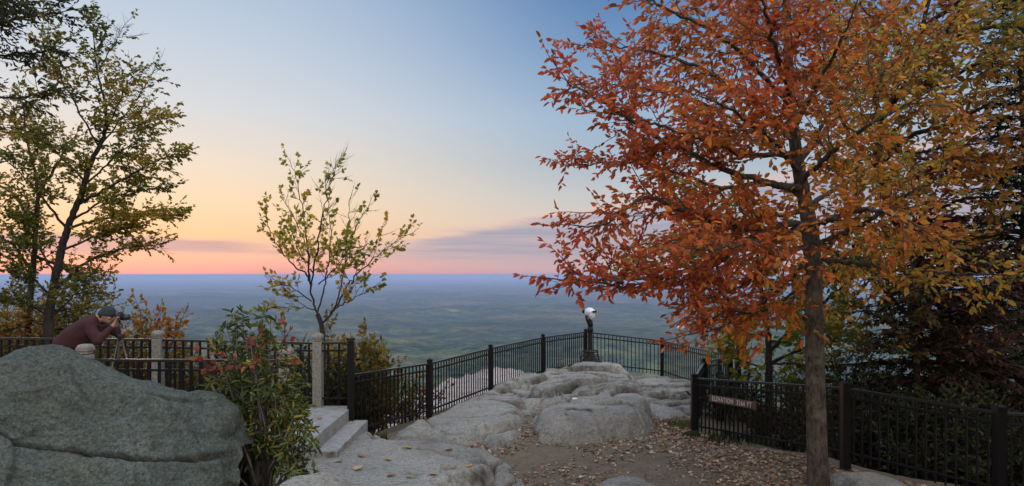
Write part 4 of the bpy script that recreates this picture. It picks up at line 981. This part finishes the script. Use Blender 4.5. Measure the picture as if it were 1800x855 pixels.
# --- left trees
GREENS = [(.055,.078,.015),(.095,.115,.02),(.16,.16,.024),(.27,.21,.028),(.38,.24,.032)]
def left_tree():
    T = Tree(51, bough_gap=.07, bough_len=(.35, .95), twig_gap=.052, twig_len=(.11, .26), leaf_gap=.024, flat=.22, up=.03, angle=52, twig_r=.003)
    X = (82-900)/F*13.2; z = G(X, 13.2); b0 = Vector((X, 13.2, z-.1))
    T.limb([b0]+L3((84,595,13.2),(92,520,13.2),(108,440,13.1),(122,395,13),(145,335,12.9),(162,280,12.8),(182,240,12.8),(186,190,12.8),(170,120,12.8),(162,40,12.8)), .10, .006, .6, scale=.8, wob=.012)
    for q, r_, lf, sc_ in (([(137,360,13),(200,325,12.6),(262,290,12.3),(318,266,12.1)], .055, 1, .75), ([(125,400,13),(180,385,12.6),(250,375,12.3),(310,380,12.1)], .05, 1, .8), ([(100,505,13.1),(150,462,12.8),(205,440,12.5),(262,432,12.3),(288,428,12.2)], .06, .65, .6),
                      ([(165,270,12.8),(210,215,12.9),(250,160,13),(272,118,13)], .03, .25, .8), ([(180,235,12.8),(230,225,12.4),(290,205,12.1)], .03, .8, .8), ([(120,405,13),(60,330,12.6),(20,290,12.3)], .05, 1, 1), ([(150,320,13),(90,260,13.3),(40,230,13.6)], .045, 1, 1),
                      ([(95,530,13.2),(40,470,12.8),(-10,440,12.4)], .05, 1, 1), ([(172,255,12.8),(130,180,12.4),(100,120,12.2),(85,60,12)], .035, 1, .9), ([(130,385,13),(190,350,13.6),(250,335,14),(290,330,14.3)], .045, 1, .8), ([(150,325,13),(210,270,13.5),(250,240,13.8)], .04, 1, .9),
                      ([(110,440,13.1),(170,415,12.5),(230,400,12)], .045, 1, .8), ([(100,490,13.1),(60,420,13.8),(30,380,14.2)], .045, 1, .9), ([(182,240,12.8),(215,170,12.5),(232,130,12.3)], .03, .6, .9), ([(170,130,12.8),(200,80,12.8),(215,50,12.8)], .02, .15, .8),
                      ([(88,560,13.2),(130,520,12.8),(165,490,12.5)], .04, 1, .7), ([(88,555,13.2),(40,530,12.9),(0,520,12.7)], .04, 1, .8)):
        T.limb(L3(*q), r_*.55, .005, .36, lf, scale=sc_*1.1, wob=.02)
    T.finish('oak_tree', b0, 'green leaning tree with a forked dark trunk beyond the walkway railing at left', 'tree', None, (.048, .085), .62, palette(GREENS, .6, .2), ELL, BARK_DARK, LEAF, .5)
    T = Tree(52, bough_gap=.10, bough_len=(.35, .95), twig_gap=.075, twig_len=(.12, .28), leaf_gap=.03, flat=.3, up=.04)
    X = (50-900)/F*14.2; b0 = Vector((X, 14.2, G(X, 14.2)-.1))
    T.limb([b0]+L3((50,590,14.2),(56,500,14.2),(64,400,14.1),(66,330,14),(48,250,14),(40,180,14)), .085, .01, .4, wob=.012)
    for q in ([(58,480,14.2),(20,430,14),(-40,400,13.8)], [(64,400,14.1),(20,340,14.4),(-30,310,14.6)], [(66,340,14),(100,290,14.2),(120,250,14.4)], [(60,450,14.2),(110,470,14.6),(160,500,15)], [(54,540,14.2),(110,545,14),(165,530,13.8)], [(54,550,14.2),(0,520,14),(-50,500,13.8)], [(50,560,14.2),(20,580,13.8),(-20,585,13.5)], [(54,560,14.2),(100,580,14.2),(140,570,14.2)], [(48,250,14),(10,200,14.2),(-40,170,14.4)]):
        T.limb(L3(*q), .04, .01, .2)
    T.finish('oak_tree', b0, 'straight slim tree with gold low leaves beside the forked one at the left edge', 'tree', None, (.055, .095), .6, palette([(.06,.08,.016),(.14,.14,.022),(.30,.22,.03),(.42,.24,.035),(.36,.14,.04)], .6, .22), ELL, BARK_DARK, LEAF, .5)
    T = Tree(53, bough_gap=.085, bough_len=(.35, .8), twig_gap=.055, twig_len=(.12, .3), leaf_gap=.028, flat=.5, up=.0, angle=45)
    b0 = Vector((-8.9, 8.3, G(-8.9, 8.3)-.1))
    T.limb([b0, Vector((-8.85, 8.3, 3.0)), Vector((-8.7, 8.2, 5.0)), Vector((-8.4, 8.2, 7.0)), Vector((-8.2, 8.2, 9))], .16, .04, .6)
    for q in ([(-330,260,8.2),(-180,170,8),(-60,165,7.8),(30,172,7.6),(95,160,7.5)], [(-310,150,8.2),(-160,70,8),(-40,50,7.8),(50,30,7.6),(105,22,7.5)], [(-310,200,8.2),(-150,120,8.3),(-40,100,8.3),(60,92,8.2),(110,80,8.1)], [(-300,60,8.2),(-150,-10,8),(-30,-20,7.8),(70,-15,7.7)],
              [(-330,300,8.2),(-180,250,8.3),(-60,240,8.4),(20,225,8.4)], [(-280,100,8.2),(-140,30,7.6),(-40,0,7.2),(40,10,7)]):
        T.limb(L3(*q), .03, .005, .3, .9, scale=.75)
    T.finish('birch_tree', b0, 'fine twigged tree reaching in over the walkway from beyond the upper left edge', 'tree', None, (.040, .072), .45, palette([(.02,.03,.012),(.035,.045,.014),(.06,.065,.018),(.25,.17,.03)], .6, .2), ELL, BARK_DARK, LEAF, .45)
left_tree()

# --- maple sapling in the middle
def sapling():
    T = Tree(61, bough_gap=.12, bough_len=(.26, .58), twig_gap=.10, twig_len=(.10, .22), leaf_gap=.05, flat=.9, up=.12, angle=38, wob=.10, twig_r=.003)
    X = (567-900)/F*12.9; b0 = Vector((X, 12.9, G(X, 12.9)-.1))
    T.w.tube(crm([b0]+L3((568,640,12.9),(566,578,12.9),(558,552,12.9))), .052, .042, 10)
    for q, r_, lf, s0 in (([(560,556,12.9),(546,510,12.9),(540,430,12.8),(528,340,12.8),(512,290,12.8)], .034, .85, .25), ([(546,505,12.9),(560,420,12.6),(575,340,12.4),(592,292,12.3)], .028, .55, .25), ([(566,570,12.9),(590,540,12.9),(612,500,12.8),(640,470,12.8),(690,430,12.7),(712,414,12.7)], .034, .7, .3),
                      ([(590,540,12.9),(606,470,13.1),(625,400,13.3),(648,362,13.4)], .026, .45, .3), ([(606,470,13),(610,400,12.8),(615,350,12.7)], .018, .25, .3), ([(545,490,12.9),(500,450,12.7),(478,410,12.6),(468,380,12.5)], .026, 1, .25), ([(548,530,12.9),(515,505,12.6),(495,500,12.4)], .02, 1, .2),
                      ([(585,545,12.9),(620,525,12.6),(650,508,12.4)], .02, 1, .2), ([(558,550,12.9),(575,480,13.3),(580,400,13.6),(572,320,13.8)], .028, .5, .25), ([(545,500,12.9),(540,440,13.3),(515,380,13.6),(500,350,13.7)], .022, .7, .25), ([(575,470,12.8),(600,440,12.4),(650,430,12.1),(668,415,12)], .02, .7, .25),
                      ([(550,480,12.8),(525,440,12.3),(520,400,12)], .02, 1, .2), ([(560,500,12.8),(590,470,12.3),(610,440,12)], .02, 1, .2), ([(556,545,12.9),(520,540,12.7),(480,540,12.6)], .016, 1, .3), ([(572,330,13.8),(585,300,13.8),(600,278,13.8)], .01, .2, .1)):
        T.limb(L3(*q), r_*.62, .004, s0, lf if q[-1][1] > 365 else lf*.6, wob=.03)
    T.finish('maple_sapling', b0, 'slender young maple with thinning yellow green leaves beyond the tall stone post', 'tree', None, (.062, .10), 1.05, palette([(.12,.16,.024),(.22,.22,.028),(.34,.28,.03),(.46,.32,.034),(.46,.24,.035)], .9, .2), MAPLE, BARK_DARK, LEAF, .5)
sapling()

# --- shrubs
def bush(name, base, h, r, label, cols, seed, n=14, leaf=(.06, .11), wid=.6, tpl=ELL, lm=LEAF, gap=.07, cat='shrub', group=None, top=None, dens=1.0):
    T = Tree(seed, bough_gap=.16/dens, bough_len=(.22*h, .48*h), twig_gap=.10/dens, twig_len=(.12, .26), leaf_gap=gap/dens, flat=.9, up=.05, start=.25, angle=45)
    b0 = Vector(base); rng = T.rng
    for k in range(n):
        a = rng.uniform(0, 2*math.pi); q = r*math.sqrt(rng.random()); hh = h*rng.uniform(.6, 1.0)*(1-.25*q/r)
        e = b0+Vector((q*math.cos(a), q*math.sin(a), hh)); m1 = b0+Vector((q*.35*math.cos(a), q*.35*math.sin(a), hh*.5))
        T.limb([b0+Vector((.05*math.cos(a), .05*math.sin(a), -.05)), m1, e], .012+.006*h, .005, .25, 1, n=5, wob=.04, scale=.8)
    return T.finish(name, base, label, cat, group, leaf, wid, palette(cols, 1.2, .25), tpl, BARK_DARK, lm, .45, wood='stems', crown='foliage')
def at(px, D): x = (px-900)/F*D; return (x, D, G(x, D))
def hgt(px, py, D): return P(px, py, D).z-G((px-900)/F*D, D)
GOLD = [(.16,.13,.02),(.28,.19,.025),(.34,.17,.028),(.36,.12,.03)]
DKG = [(.010,.016,.007),(.018,.030,.010),(.030,.045,.014),(.05,.055,.018)]
MIX = [(.022,.034,.012),(.045,.060,.016),(.11,.11,.02),(.20,.13,.025),(.20,.06,.025)]
bush('orange_bush', at(276, 13.5), hgt(276, 533, 13.5), .62, 'small round orange gold tree beyond the far railing', GOLD, 71, 16, (.07, .12), .7, gap=.08, cat='small tree')
bush('yellow_bush', at(525, 13.6), hgt(525, 545, 13.6), .7, 'thin yellow bush to the left of the young maple trunk', [(.10,.10,.02),(.24,.17,.025),(.30,.15,.03)], 72, 9, (.08, .13), .7, gap=.11, dens=.7)
bush('yellow_bush', at(612, 13.0), hgt(612, 572, 13.0), .6, 'yellow leaved bush to the right of the young maple trunk', GOLD[:3], 73, 12, (.09, .14), .8, MAPLE, gap=.1)
bush('green_bush', at(655, 13.4), hgt(650, 612, 13.4), .75, 'yellow green bush rising behind the first lower fence panel', [(.05,.07,.015),(.10,.10,.018),(.22,.17,.025)], 74, 16)
bush('golden_shrub', at(128, 14.6), hgt(128, 492, 14.6), 1.1, 'tall golden shrub between the forked tree and the photographer', [(.10,.10,.02),(.24,.18,.025),(.38,.24,.03),(.36,.14,.04)], 75, 20, (.06, .10), .6, gap=.055)
bush('golden_shrub', at(10, 14.9), hgt(10, 500, 14.9), 1.1, 'golden shrub at the left edge, behind the slim straight trunk', [(.10,.10,.02),(.24,.18,.025),(.36,.22,.03)], 76, 18, (.06, .10), .6, gap=.055)
for i, (px, D, py, r_, lab, cl) in enumerate([(20,12.9,590,.8,'dull gold bush behind the railing at the left edge',MIX),(200,12.6,585,.7,'low green bush behind the railing, just right of the photographer camera',MIX),(345,12.7,602,.7,'low green bush behind the railing, right of the far stone post',MIX),(430,12.6,604,.75,'dark green bush behind the railing and the rhododendron',DKG),
        (500,12.4,612,.75,'dark bush filling the railing left of the tall stone post',DKG),(592,12.2,620,.6,'dark green bush behind the shortest railing',DKG),(640,12.6,655,.6,'dark bush low behind the first lower fence panel',MIX),(715,14.2,668,.7,'reddish low bush on the slope behind the lower fence',[(.05,.06,.016),(.13,.09,.02),(.22,.07,.03)])]):
    bush('green_bush', at(px, D), max(.5, hgt(px, py, D)), r_, lab, cl, 80+i, 13)
for i, (px, D, py, r_, lab, cl) in enumerate([(1305,14.6,665,.7,'dim green bush behind the elevation sign',DKG),(1400,15.5,640,.9,'bright yellow green bush behind the fence, left of the red tree trunk',[(.06,.09,.016),(.15,.14,.02),(.26,.2,.025)]),(1490,13.0,600,1.0,'olive bush behind the fence just right of the red tree trunk',[(.02,.028,.010),(.04,.05,.014),(.07,.07,.016)]),
        (1385,12.6,705,.7,'brownish bush low behind the sign fence',[(.02,.02,.01),(.04,.03,.015),(.05,.02,.015)]),(1265,13.9,715,.5,'small green bush behind the left end of the elevation sign',DKG),(1335,13.2,735,.55,'low leafy bush under the right end of the elevation sign',DKG),(1440,11.2,735,.55,'low dark bush behind the fence at the red tree trunk',DKG),(1590,10.9,665,.9,'near black evergreen bush behind the middle of the right fence',DKG),(1700,10.2,690,.9,'near black bush behind the right fence, under the drooping conifer',DKG),(1800,10.4,660,1.0,'dark bush at the right edge behind the fence',DKG),(1530,11.4,690,.7,'dark bush between the fence post and the drooping conifer',DKG),(1640,9.8,760,.6,'low dark bush pressed against the right fence',DKG)]):
    bush('evergreen_bush' if cl is DKG else 'green_bush', at(px, D), max(.6, hgt(px, py, D)), r_, lab, cl, 100+i, 17, (.07, .12), .45, ELL, LEAF_GLOSS if cl is DKG else LEAF, .06)

# rhododendron before the boulder: rosettes of long leaves
def rhodo():
    T = Tree(121, wob=.12); rng = T.rng; D0 = 7.0; b0 = P(462, 875, D0); base = b0.copy()
    tips = [(425,562,7.0),(398,572,6.9),(455,570,7.1),(470,592,7.0),(440,600,6.8),(485,615,7.1),(415,610,6.9),(505,640,7.1),(450,640,6.7),(395,655,6.8),(515,665,7.2),(480,660,6.8),(425,670,6.7),(380,690,6.7),(515,700,7.0),(455,700,6.6),(400,715,6.6),(500,735,6.8),(535,725,6.9),(540,752,6.8),(470,680,7.3),(500,680,7.4),(450,620,7.2),(548,775,6.7),(520,770,6.8),(430,760,6.6),(400,828,6.4),(510,830,6.5)]
    for k in range(9):
        e = P(rng.uniform(415, 520), rng.uniform(640, 720), 6.9+rng.uniform(-.3, .3)); q = b0+Vector((rng.uniform(-.25, .25), rng.uniform(-.2, .2), 0)); T.w.tube(crm([q, q.lerp(e, .5)+rv(rng)*.06, e], 5), .013, .005, 6)
    for (px, py, D) in tips:
        e = P(px, py, D); m1 = b0.lerp(e, .5)+Vector((rng.uniform(-.1, .1), rng.uniform(-.12, .12), rng.uniform(-.05, .08))); pts = crm([b0+rv(rng)*.04, m1, e], 6)
        T.w.tube(pts, .016, .005, 5)
        heads = [(e, (pts[-1]-pts[-2]).normalized())]
        for _ in range(9):
            k = rng.randrange(int(len(pts)*.58), len(pts)); d = (rv(rng)*.8+Vector((0, 0, .7))).normalized(); q = pts[k]+d*rng.uniform(.10, .26)
            T.w.tube([pts[k], pts[k].lerp(q, .5)+rv(rng)*.02, q], .004, .003, 3); heads.append((q, d))
        for c_, ax in heads:
            n = rng.randrange(6, 10); u = ax.orthogonal().normalized(); v = ax.cross(u)
            for j in range(n):
                a = 2*math.pi*(j+rng.random()*.6)/n
                T.lp.append(c_+rv(rng)*.012); T.ld.append((u*math.cos(a)+v*math.sin(a)+ax*rng.uniform(-.1, .5)+Vector((0, 0, -.22))).normalized())
    T.finish('rhododendron', base, 'tall leggy rhododendron with rosettes of long leaves at the end of the huge boulder', 'shrub', None, (.075, .125), .26,
             palette([(.032,.065,.022),(.052,.09,.026),(.08,.12,.028),(.14,.15,.03),(.30,.21,.035)], 2, .2), ELL, bark('pale_stems', (.10,.09,.075), (.26,.245,.22)), LEAF_GLOSS, .5, wood='stems', crown='foliage')
    T = Tree(122, bough_gap=.16, bough_len=(.12, .28), twig_gap=.11, twig_len=(.08, .16), leaf_gap=.10, flat=.8); b1 = P(470, 872, 6.75)
    for q in ([(450,740,6.6),(405,680,6.5),(365,652,6.45)], [(460,720,6.7),(430,650,6.6),(415,638,6.6)], [(470,690,6.8),(490,620,6.8),(500,600,6.8)], [(465,720,6.6),(450,640,6.5),(448,618,6.5)]):
        T.limb([b1]+L3(*q), .008, .003, .86, 1, wob=.02)
    T.finish('red_sapling', b1, 'thin sapling with scarlet leaves poking out of the rhododendron', 'sapling', None, (.055, .085), .65, palette([(.22,.05,.045),(.30,.07,.05),(.34,.13,.045)], 2, .3), ELL, BARK_DARK, LEAF, .4, wood='stems', crown='foliage')
rhodo()

# grass and weeds
def tuft(px, py, D, n, h, r, label, seed, cols):
    rng = random.Random(seed); c0 = P(px, py, D); T = Tree(seed); X, Y = c0.x, c0.y
    for k in range(n):
        a = rng.uniform(0, 6.28); q = r*math.sqrt(rng.random()); x, y = X+q*math.cos(a), Y+q*math.sin(a)*.8
        T.lp.append(Vector((x, y, G(x, y)))); T.ld.append(Vector((rng.gauss(0, .35), rng.gauss(0, .35), 1)))
    T.finish('grass_tuft', (X, Y, G(X, Y)), label, 'grass tuft', None, (h*.5, h), .14, palette(cols, 2, .3), NEED, BARK_DARK, LEAF, .1, crown='blades')
tuft(1203, 742, 13.2, 260, .16, .32, 'thin yellow green grass beside the corner post of the sign fence', 131, [(.09,.10,.025),(.16,.16,.04),(.24,.2,.07)])
tuft(1216, 768, 12.35, 120, .13, .16, 'small dark green weed at the foot of the sign fence corner post', 132, [(.03,.06,.015),(.05,.09,.02)])
tuft(655, 776, 11.3, 120, .22, .25, 'green weeds in the gap between the steps and the lower fence', 133, [(.03,.05,.015),(.08,.09,.02)])
tuft(1300, 770, 11.9, 260, .2, .6, 'dim grass growing under the elevation sign fence', 134, [(.02,.035,.012),(.05,.06,.02),(.10,.09,.03)])

# leaf litter
def litter():
    rng = np.random.RandomState(77)
    n = 13000; x = rng.uniform(-.9, 6.2, n*3); y = rng.uniform(7.0, 15.5, n*3)
    p = np.stack((x, y, x*0), -1); dens = .30+.75*fbm(p*.8, 4)
    dfence = pdist([PA[:2], PG[:2], PK[:2]], x, y, closed=False); dens = dens+.9*np.exp(-(dfence/1.1)**2)+.45*(x > 2.8)
    ed = np.minimum(np.abs(pdist([gp(931,758,-2.87), gp(950,779,-2.87), gp(1005,785,-2.87), gp(1138,766,-2.87)], x, y, closed=False)), pdist([gp(836,780,-2.85), gp(866,796,-2.87), gp(898,788,-2.87)], x, y, closed=False))
    dens = dens+.6*np.exp(-(ed/.25)**2)
    dens *= inside(INSIDE, x, y)
    k = rng.random(len(x)) < dens*.55; x, y = x[k], y[k]; n = len(x)
    z = gz(x, y)+.012
    a = rng.uniform(0, 6.28, n); d = np.stack((np.cos(a), np.sin(a), rng.normal(0, .25, n)), -1); nr_ = np.stack((rng.normal(0, .45, n), rng.normal(0, .45, n), np.ones(n)), -1)
    pal = np.array([(.24,.16,.105),(.38,.27,.19),(.50,.39,.29),(.27,.15,.09),(.15,.10,.07)]); col = pal[rng.choice(5, n, p=[.28,.28,.2,.14,.1])]*rng.uniform(.7, 1.25, (n, 1))
    h = rng.random(n) < .5
    V = []
    me = leaf_mesh('litter', np.stack((x, y, z), -1), d, nr_, rng.uniform(.03, .078, n), rng.uniform(.6, 1.1, n), col, MAPLE)
    tag(link('leaf_litter', me, LITTER), 'dry tan fallen leaves scattered over the bare earth', 'leaf litter', None, 'stuff')
    print('litter', n)
litter()
LF = None
def slab_leaves():
    dg = bpy.context.evaluated_depsgraph_get(); rng = random.Random(9)
    for i, (px, py) in enumerate([(688,810),(622,827),(680,838),(716,839),(768,835),(605,780),(585,796),(590,757),(560,738),(724,789),(795,791),(640,805),(820,822),(600,812),(1000,730),(905,745)]):
        d = P(px, py, 1)-cam.location; hit, loc, nr_, *_ = sc.ray_cast(dg, cam.location, d.normalized(), distance=60)
        for _ in range(1):
            if not hit: continue
            a = rng.uniform(0, 6.28); c_ = [(.42,.26,.10),(.46,.33,.2),(.30,.15,.08)][i % 3]
            me = leaf_mesh('fallen_leaf', [tuple(loc+Vector((0, 0, .008)))], [(math.cos(a), math.sin(a), .15)], [(.2*math.sin(a), .1, 1)], [rng.uniform(.09, .15)], [.9], [c_], MAPLE)
            tag(link('fallen_leaf', me, LITTER), 'single dry fallen leaf lying on bare stone near the steps', 'leaf', 'fallen leaves on the stone')
bpy.context.view_layer.update()

# ------------------------------------------------------------------ photographer
def person():
    D = 10.0
    q = lambda px, py, dy=0: P(px, py, D)+Vector((0, dy, 0))
    hip = q(117, 611); z_floor = LAND
    root = empty('person', (hip.x, D, LAND), 'person in dark red sweater and dark beanie bent over a camera behind the boulder', 'person')
    SK = plain('skin', (.30, .165, .115), .55, .1, 30, 0); SW = plain('maroon_knit', (.034, .007, .011), .95, .35, 60, .5); JN = plain('blue_denim', (.035, .055, .11), .85, .25, 50, .3)
    HT = plain('dark_teal_knit', (.014, .026, .030), .95, .3, 80, .5); SH = plain('brown_leather', (.04, .025, .018), .5, .2, 30, .1); HR = plain('dark_hair', (.012, .009, .007), .6, .2, 80, .3)
    sh_ = [q(168, 570, s_*.17) for s_ in (-1, 1)]; chest = q(160, 577); neck = q(173, 560); head = q(189, 554)
    el = [q(189, 597, -.24), q(196, 592, .22)]; wr = [q(203, 573, -.07), q(205, 590, .10)]; hand = [q(207, 566, -.055), q(207, 588, .07)]
    hj = [hip+Vector((0, s_*.1, -.03)) for s_ in (-1, 1)]; kn = [Vector((hip.x+.16, D-.12, LAND+.52)), Vector((hip.x+.03, D+.12, LAND+.52))]; an = [Vector((hip.x+.08, D-.13, LAND+.09)), Vector((hip.x-.14, D+.13, LAND+.09))]
    def remesh(o, vox, it=4):
        m_ = o.modifiers.new('remesh', 'REMESH'); m_.mode = 'VOXEL'; m_.voxel_size = vox; m_.use_smooth_shade = True
        s_ = o.modifiers.new('smooth', 'SMOOTH'); s_.iterations = it; s_.factor = .5
    def cap(b, a, c, r0, r1, n=14):
        a, c = Vector(a), Vector(c); b.tube([a, a.lerp(c, .33), a.lerp(c, .66), c], [r0, r0*.67+r1*.33, r0*.33+r1*.67, r1], n); b.ell(a, (r0,)*3); b.ell(c, (r1,)*3)
    fw = Vector((.93, 0, -.37)).normalized(); upv = Vector((.37, 0, .93)).normalized(); yv = Vector((0, 1, 0))
    # body: one skin, head to feet
    b = MB()
    cap(b, hip, q(140, 590), .135, .14); cap(b, q(140, 590), chest, .14, .15); cap(b, chest, neck, .14, .07); cap(b, neck, head-upv*.05, .06, .062)
    b.ell(head, (.100, .078, .118), (fw, yv, upv), 24, 16)
    b.ell(head+fw*.045-upv*.055, (.058, .055, .062), (fw, yv, upv)); b.ell(head+fw*.082-upv*.105, (.024, .026, .02), (fw, yv, upv))      # jaw, chin
    b.tube([head+fw*.092+upv*.025, head+fw*.118-upv*.022, head+fw*.098-upv*.036], [.010, .017, .013], 8)                               # nose
    b.ell(head+fw*.098-upv*.066, (.014, .026, .009), (fw, yv, upv)); b.ell(head+fw*.092+upv*.026, (.014, .05, .012), (fw, yv, upv))        # lips, brow
    for s_ in (-1, 1):
        b.ell(head-fw*.006+yv*s_*.078-upv*.008, (.022, .012, .034), (fw, yv, upv)); b.ell(head+fw*.07+yv*s_*.05-upv*.02, (.022, .02, .02), (fw, yv, upv))
    for k in range(2):
        cap(b, sh_[k], el[k], .062, .045); cap(b, el[k], wr[k], .044, .03); cap(b, hj[k], kn[k], .09, .058); cap(b, kn[k], an[k], .056, .036); cap(b, sh_[k], chest, .07, .1)
        cap(b, an[k], an[k]+Vector((.16, 0, -.05)), .04, .03)
    # hands closed on the camera and on the tripod head: palm, four fingers, thumb
    for k, (pd, cur) in enumerate(((Vector((.25, 0, .97)), Vector((.9, .35, .25))), (Vector((.9, 0, .35)), Vector((.3, -.5, .8))))):
        h = hand[k]; pd.normalize(); cur.normalize(); sd_ = pd.cross(cur).normalized(); cur = sd_.cross(pd).normalized()
        cap(b, wr[k], h, .028, .03); b.ell(h+pd*.02, (.048, .04, .018), (pd, sd_, cur))
        for j, L in enumerate((.066, .076, .072, .056)):
            f0 = h+pd*.052+sd_*(.030-.020*j); f1 = f0+pd*L*.45+cur*.008; f2 = f1+(pd*.3+cur*.95)*L*.35; f3 = f2+(cur*.8-pd*.5)*L*.28
            b.tube([f0-pd*.02, f0, f1, f2, f3], [.0095, .0095, .009, .0085, .0075], 8)
        t0 = h-pd*.01+sd_*.034; b.tube([t0, t0+sd_*.02+pd*.02+cur*.015, t0+sd_*.014+pd*.045+cur*.032], [.012, .0105, .009], 8)
    body = b.build('body', SK, root, True); remesh(body, .0085, 2)
    # sweater
    b = MB(); cap(b, hip+Vector((.0, 0, .03)), q(137, 592), .185, .198, 18); cap(b, q(137, 592), chest, .198, .19, 18); cap(b, chest, q(171, 562), .165, .085, 18); b.ell(q(150, 574), (.17, .19, .12), (Vector((.8, 0, .6)), yv, Vector((-.6, 0, .8))))
    for k in range(2):
        cap(b, sh_[k], el[k], .088, .066); cap(b, el[k], wr[k].lerp(el[k], .12), .066, .043); cap(b, sh_[k], chest, .095, .14)
    o = b.build('sweater', SW, root, True); remesh(o, .016, 5)
    tx = bpy.data.textures.new('folds', 'CLOUDS'); tx.noise_scale = .12; dm = o.modifiers.new('folds', 'DISPLACE'); dm.texture = tx; dm.strength = .03; dm.mid_level = .5; dm.texture_coords = 'LOCAL'
    b = MB(); 
    for k in range(2): cap(b, hj[k], kn[k], .115, .083); cap(b, kn[k], an[k]+Vector((0, 0, .02)), .082, .066)
    b.ell(hip+Vector((-.02, 0, -.02)), (.155, .185, .15)); o = b.build('jeans', JN, root, True); remesh(o, .018, 4)
    for k in range(2):
        b = MB(); a_ = an[k]; b.ell(a_+Vector((.06, 0, -.045)), (.145, .052, .045)); b.ell(a_+Vector((-.01, 0, -.01)), (.06, .052, .07)); b.box((a_.x+.055, a_.y, LAND+.012), (.28, .09, .02)); b.build('shoe', SH, root, True)
    # beanie and hair at the nape
    b = MB(); ax = (fw, yv, upv); V = []; nu, nv = 28, 12
    for i in range(nv+1):
        th = (math.pi*.56)*i/nv
        for j in range(nu):
            ph = 2*math.pi*j/nu; lip = .006 if i >= nv-2 else 0
            tilt = .030*math.cos(ph)*(i/nv)
            V.append(head+upv*(.012+tilt+.125*math.cos(th))+fw*(-.012+(.115+lip)*math.sin(th)*math.cos(ph))+yv*(.092+lip)*math.sin(th)*math.sin(ph))
    b.add(V, [(i*nu+j, (i+1)*nu+j, (i+1)*nu+(j+1) % nu, i*nu+(j+1) % nu) for i in range(nv) for j in range(nu)]); o = b.build('beanie', HT, root, True)
    sm = o.modifiers.new('thickness', 'SOLIDIFY'); sm.thickness = .008
    b = MB(); b.ell(head-fw*.055-upv*.035, (.052, .074, .055), ax); b.build('hair', HR, root, True)
    b = MB()
    for s_ in (-1, 1): b.ell(head+fw*.09+yv*s_*.032+upv*.004, (.011, .013, .008), ax)
    b.build('eyes', HR, root, True)
    # camera in his hands
    BK = plain('black_plastic', (.012, .012, .013), .45, .2, 60, .1)
    c0 = q(212, 557.5, .0); cr = empty('camera', c0, 'black camera with a stubby lens held to the photographer eye', 'camera')
    b = MB(); b.box(c0+Vector((-.005, 0, 0)), (.07, .14, .095)); b.box(c0+Vector((-.005, 0, .06)), (.06, .06, .034)); b.build('camera_body', BK, cr, bev=.01, segs=2)
    b = MB(); b.tube([c0+Vector((.03, 0, -.005)), c0+Vector((.06, 0, -.005)), c0+Vector((.065, 0, -.005)), c0+Vector((.125, 0, -.002))], [.036, .036, .041, .043], 20); b.build('lens', BK, cr, True, bev=.002)
    b = MB(); 
    b.tube(crm([c0+Vector((-.02, -.075, .0)), c0+Vector((.03, -.085, -.12)), c0+Vector((.045, -.08, -.22)), c0+Vector((.02, -.07, -.29))], 6), .006, 6); b.tube(crm([c0+Vector((-.03, -.075, -.01)), c0+Vector((-.12, -.10, -.10)), c0+Vector((-.27, -.10, -.13))], 6), .008, 6)
    b.build('strap', BK, cr, True)
    GR = plain('grey_aluminium', (.06, .057, .055), .4, .2, 40, .05, .6)
    tx_ = q(208.5, 590, .02); tr = empty('tripod', (tx_.x, tx_.y, LAND), 'slim grey tripod under the camera of the photographer', 'tripod')
    b = MB(); b.tube([(tx_.x, tx_.y, c0.z-.05), (tx_.x, tx_.y, tx_.z)], .013, 10); b.build('centre_column', GR, tr, True)
    b = MB(); b.tube([(tx_.x, tx_.y, tx_.z+.02), (tx_.x, tx_.y, tx_.z-.06)], [.038, .034], 12); b.build('collar', BK, tr, True)
    for a_ in (.2, 2.3, 4.4):
        b = MB(); e = Vector((math.cos(a_), math.sin(a_), 0)); b.tube([Vector(tx_)+e*.02+Vector((0, 0, -.03)), Vector((tx_.x, tx_.y, (tx_.z+LAND)/2))+e*.17, Vector((tx_.x, tx_.y, LAND))+e*.32], [.016, .013, .009], 8); b.build('leg', GR, tr, True)
person()

# far white buildings in the valley
def shed(px, py, wd, dp, h, label):
    x, y = VP(px, py); z = float(vz(np.array([x]), np.array([y]))[0])
    WH = plain('white_cladding', (.6, .6, .6), .5, .03, .05, 0)
    root = empty('warehouse', (x, y, z), label, 'building')
    b = MB(); b.box((x, y, z+h/2), (wd, dp, h+20)); b.build('wall', WH, root)
    zt = z+h+10; b = MB(); V = [(x-wd/2-3, y-dp/2-3, zt+.1), (x+wd/2+3, y-dp/2-3, zt+.1), (x+wd/2+3, y+dp/2+3, zt+.1), (x-wd/2-3, y+dp/2+3, zt+.1), (x-wd/2-3, y, zt+12), (x+wd/2+3, y, zt+12)]
    b.add(V, [(0,1,5,4),(2,3,4,5),(0,4,3),(1,2,5),(3,2,1,0)]); b.build('roof', WH, root)
shed(1196, 577, 75, 60, 4, 'long white roofed building far out in the valley, under the red leaves')

slab_leaves()
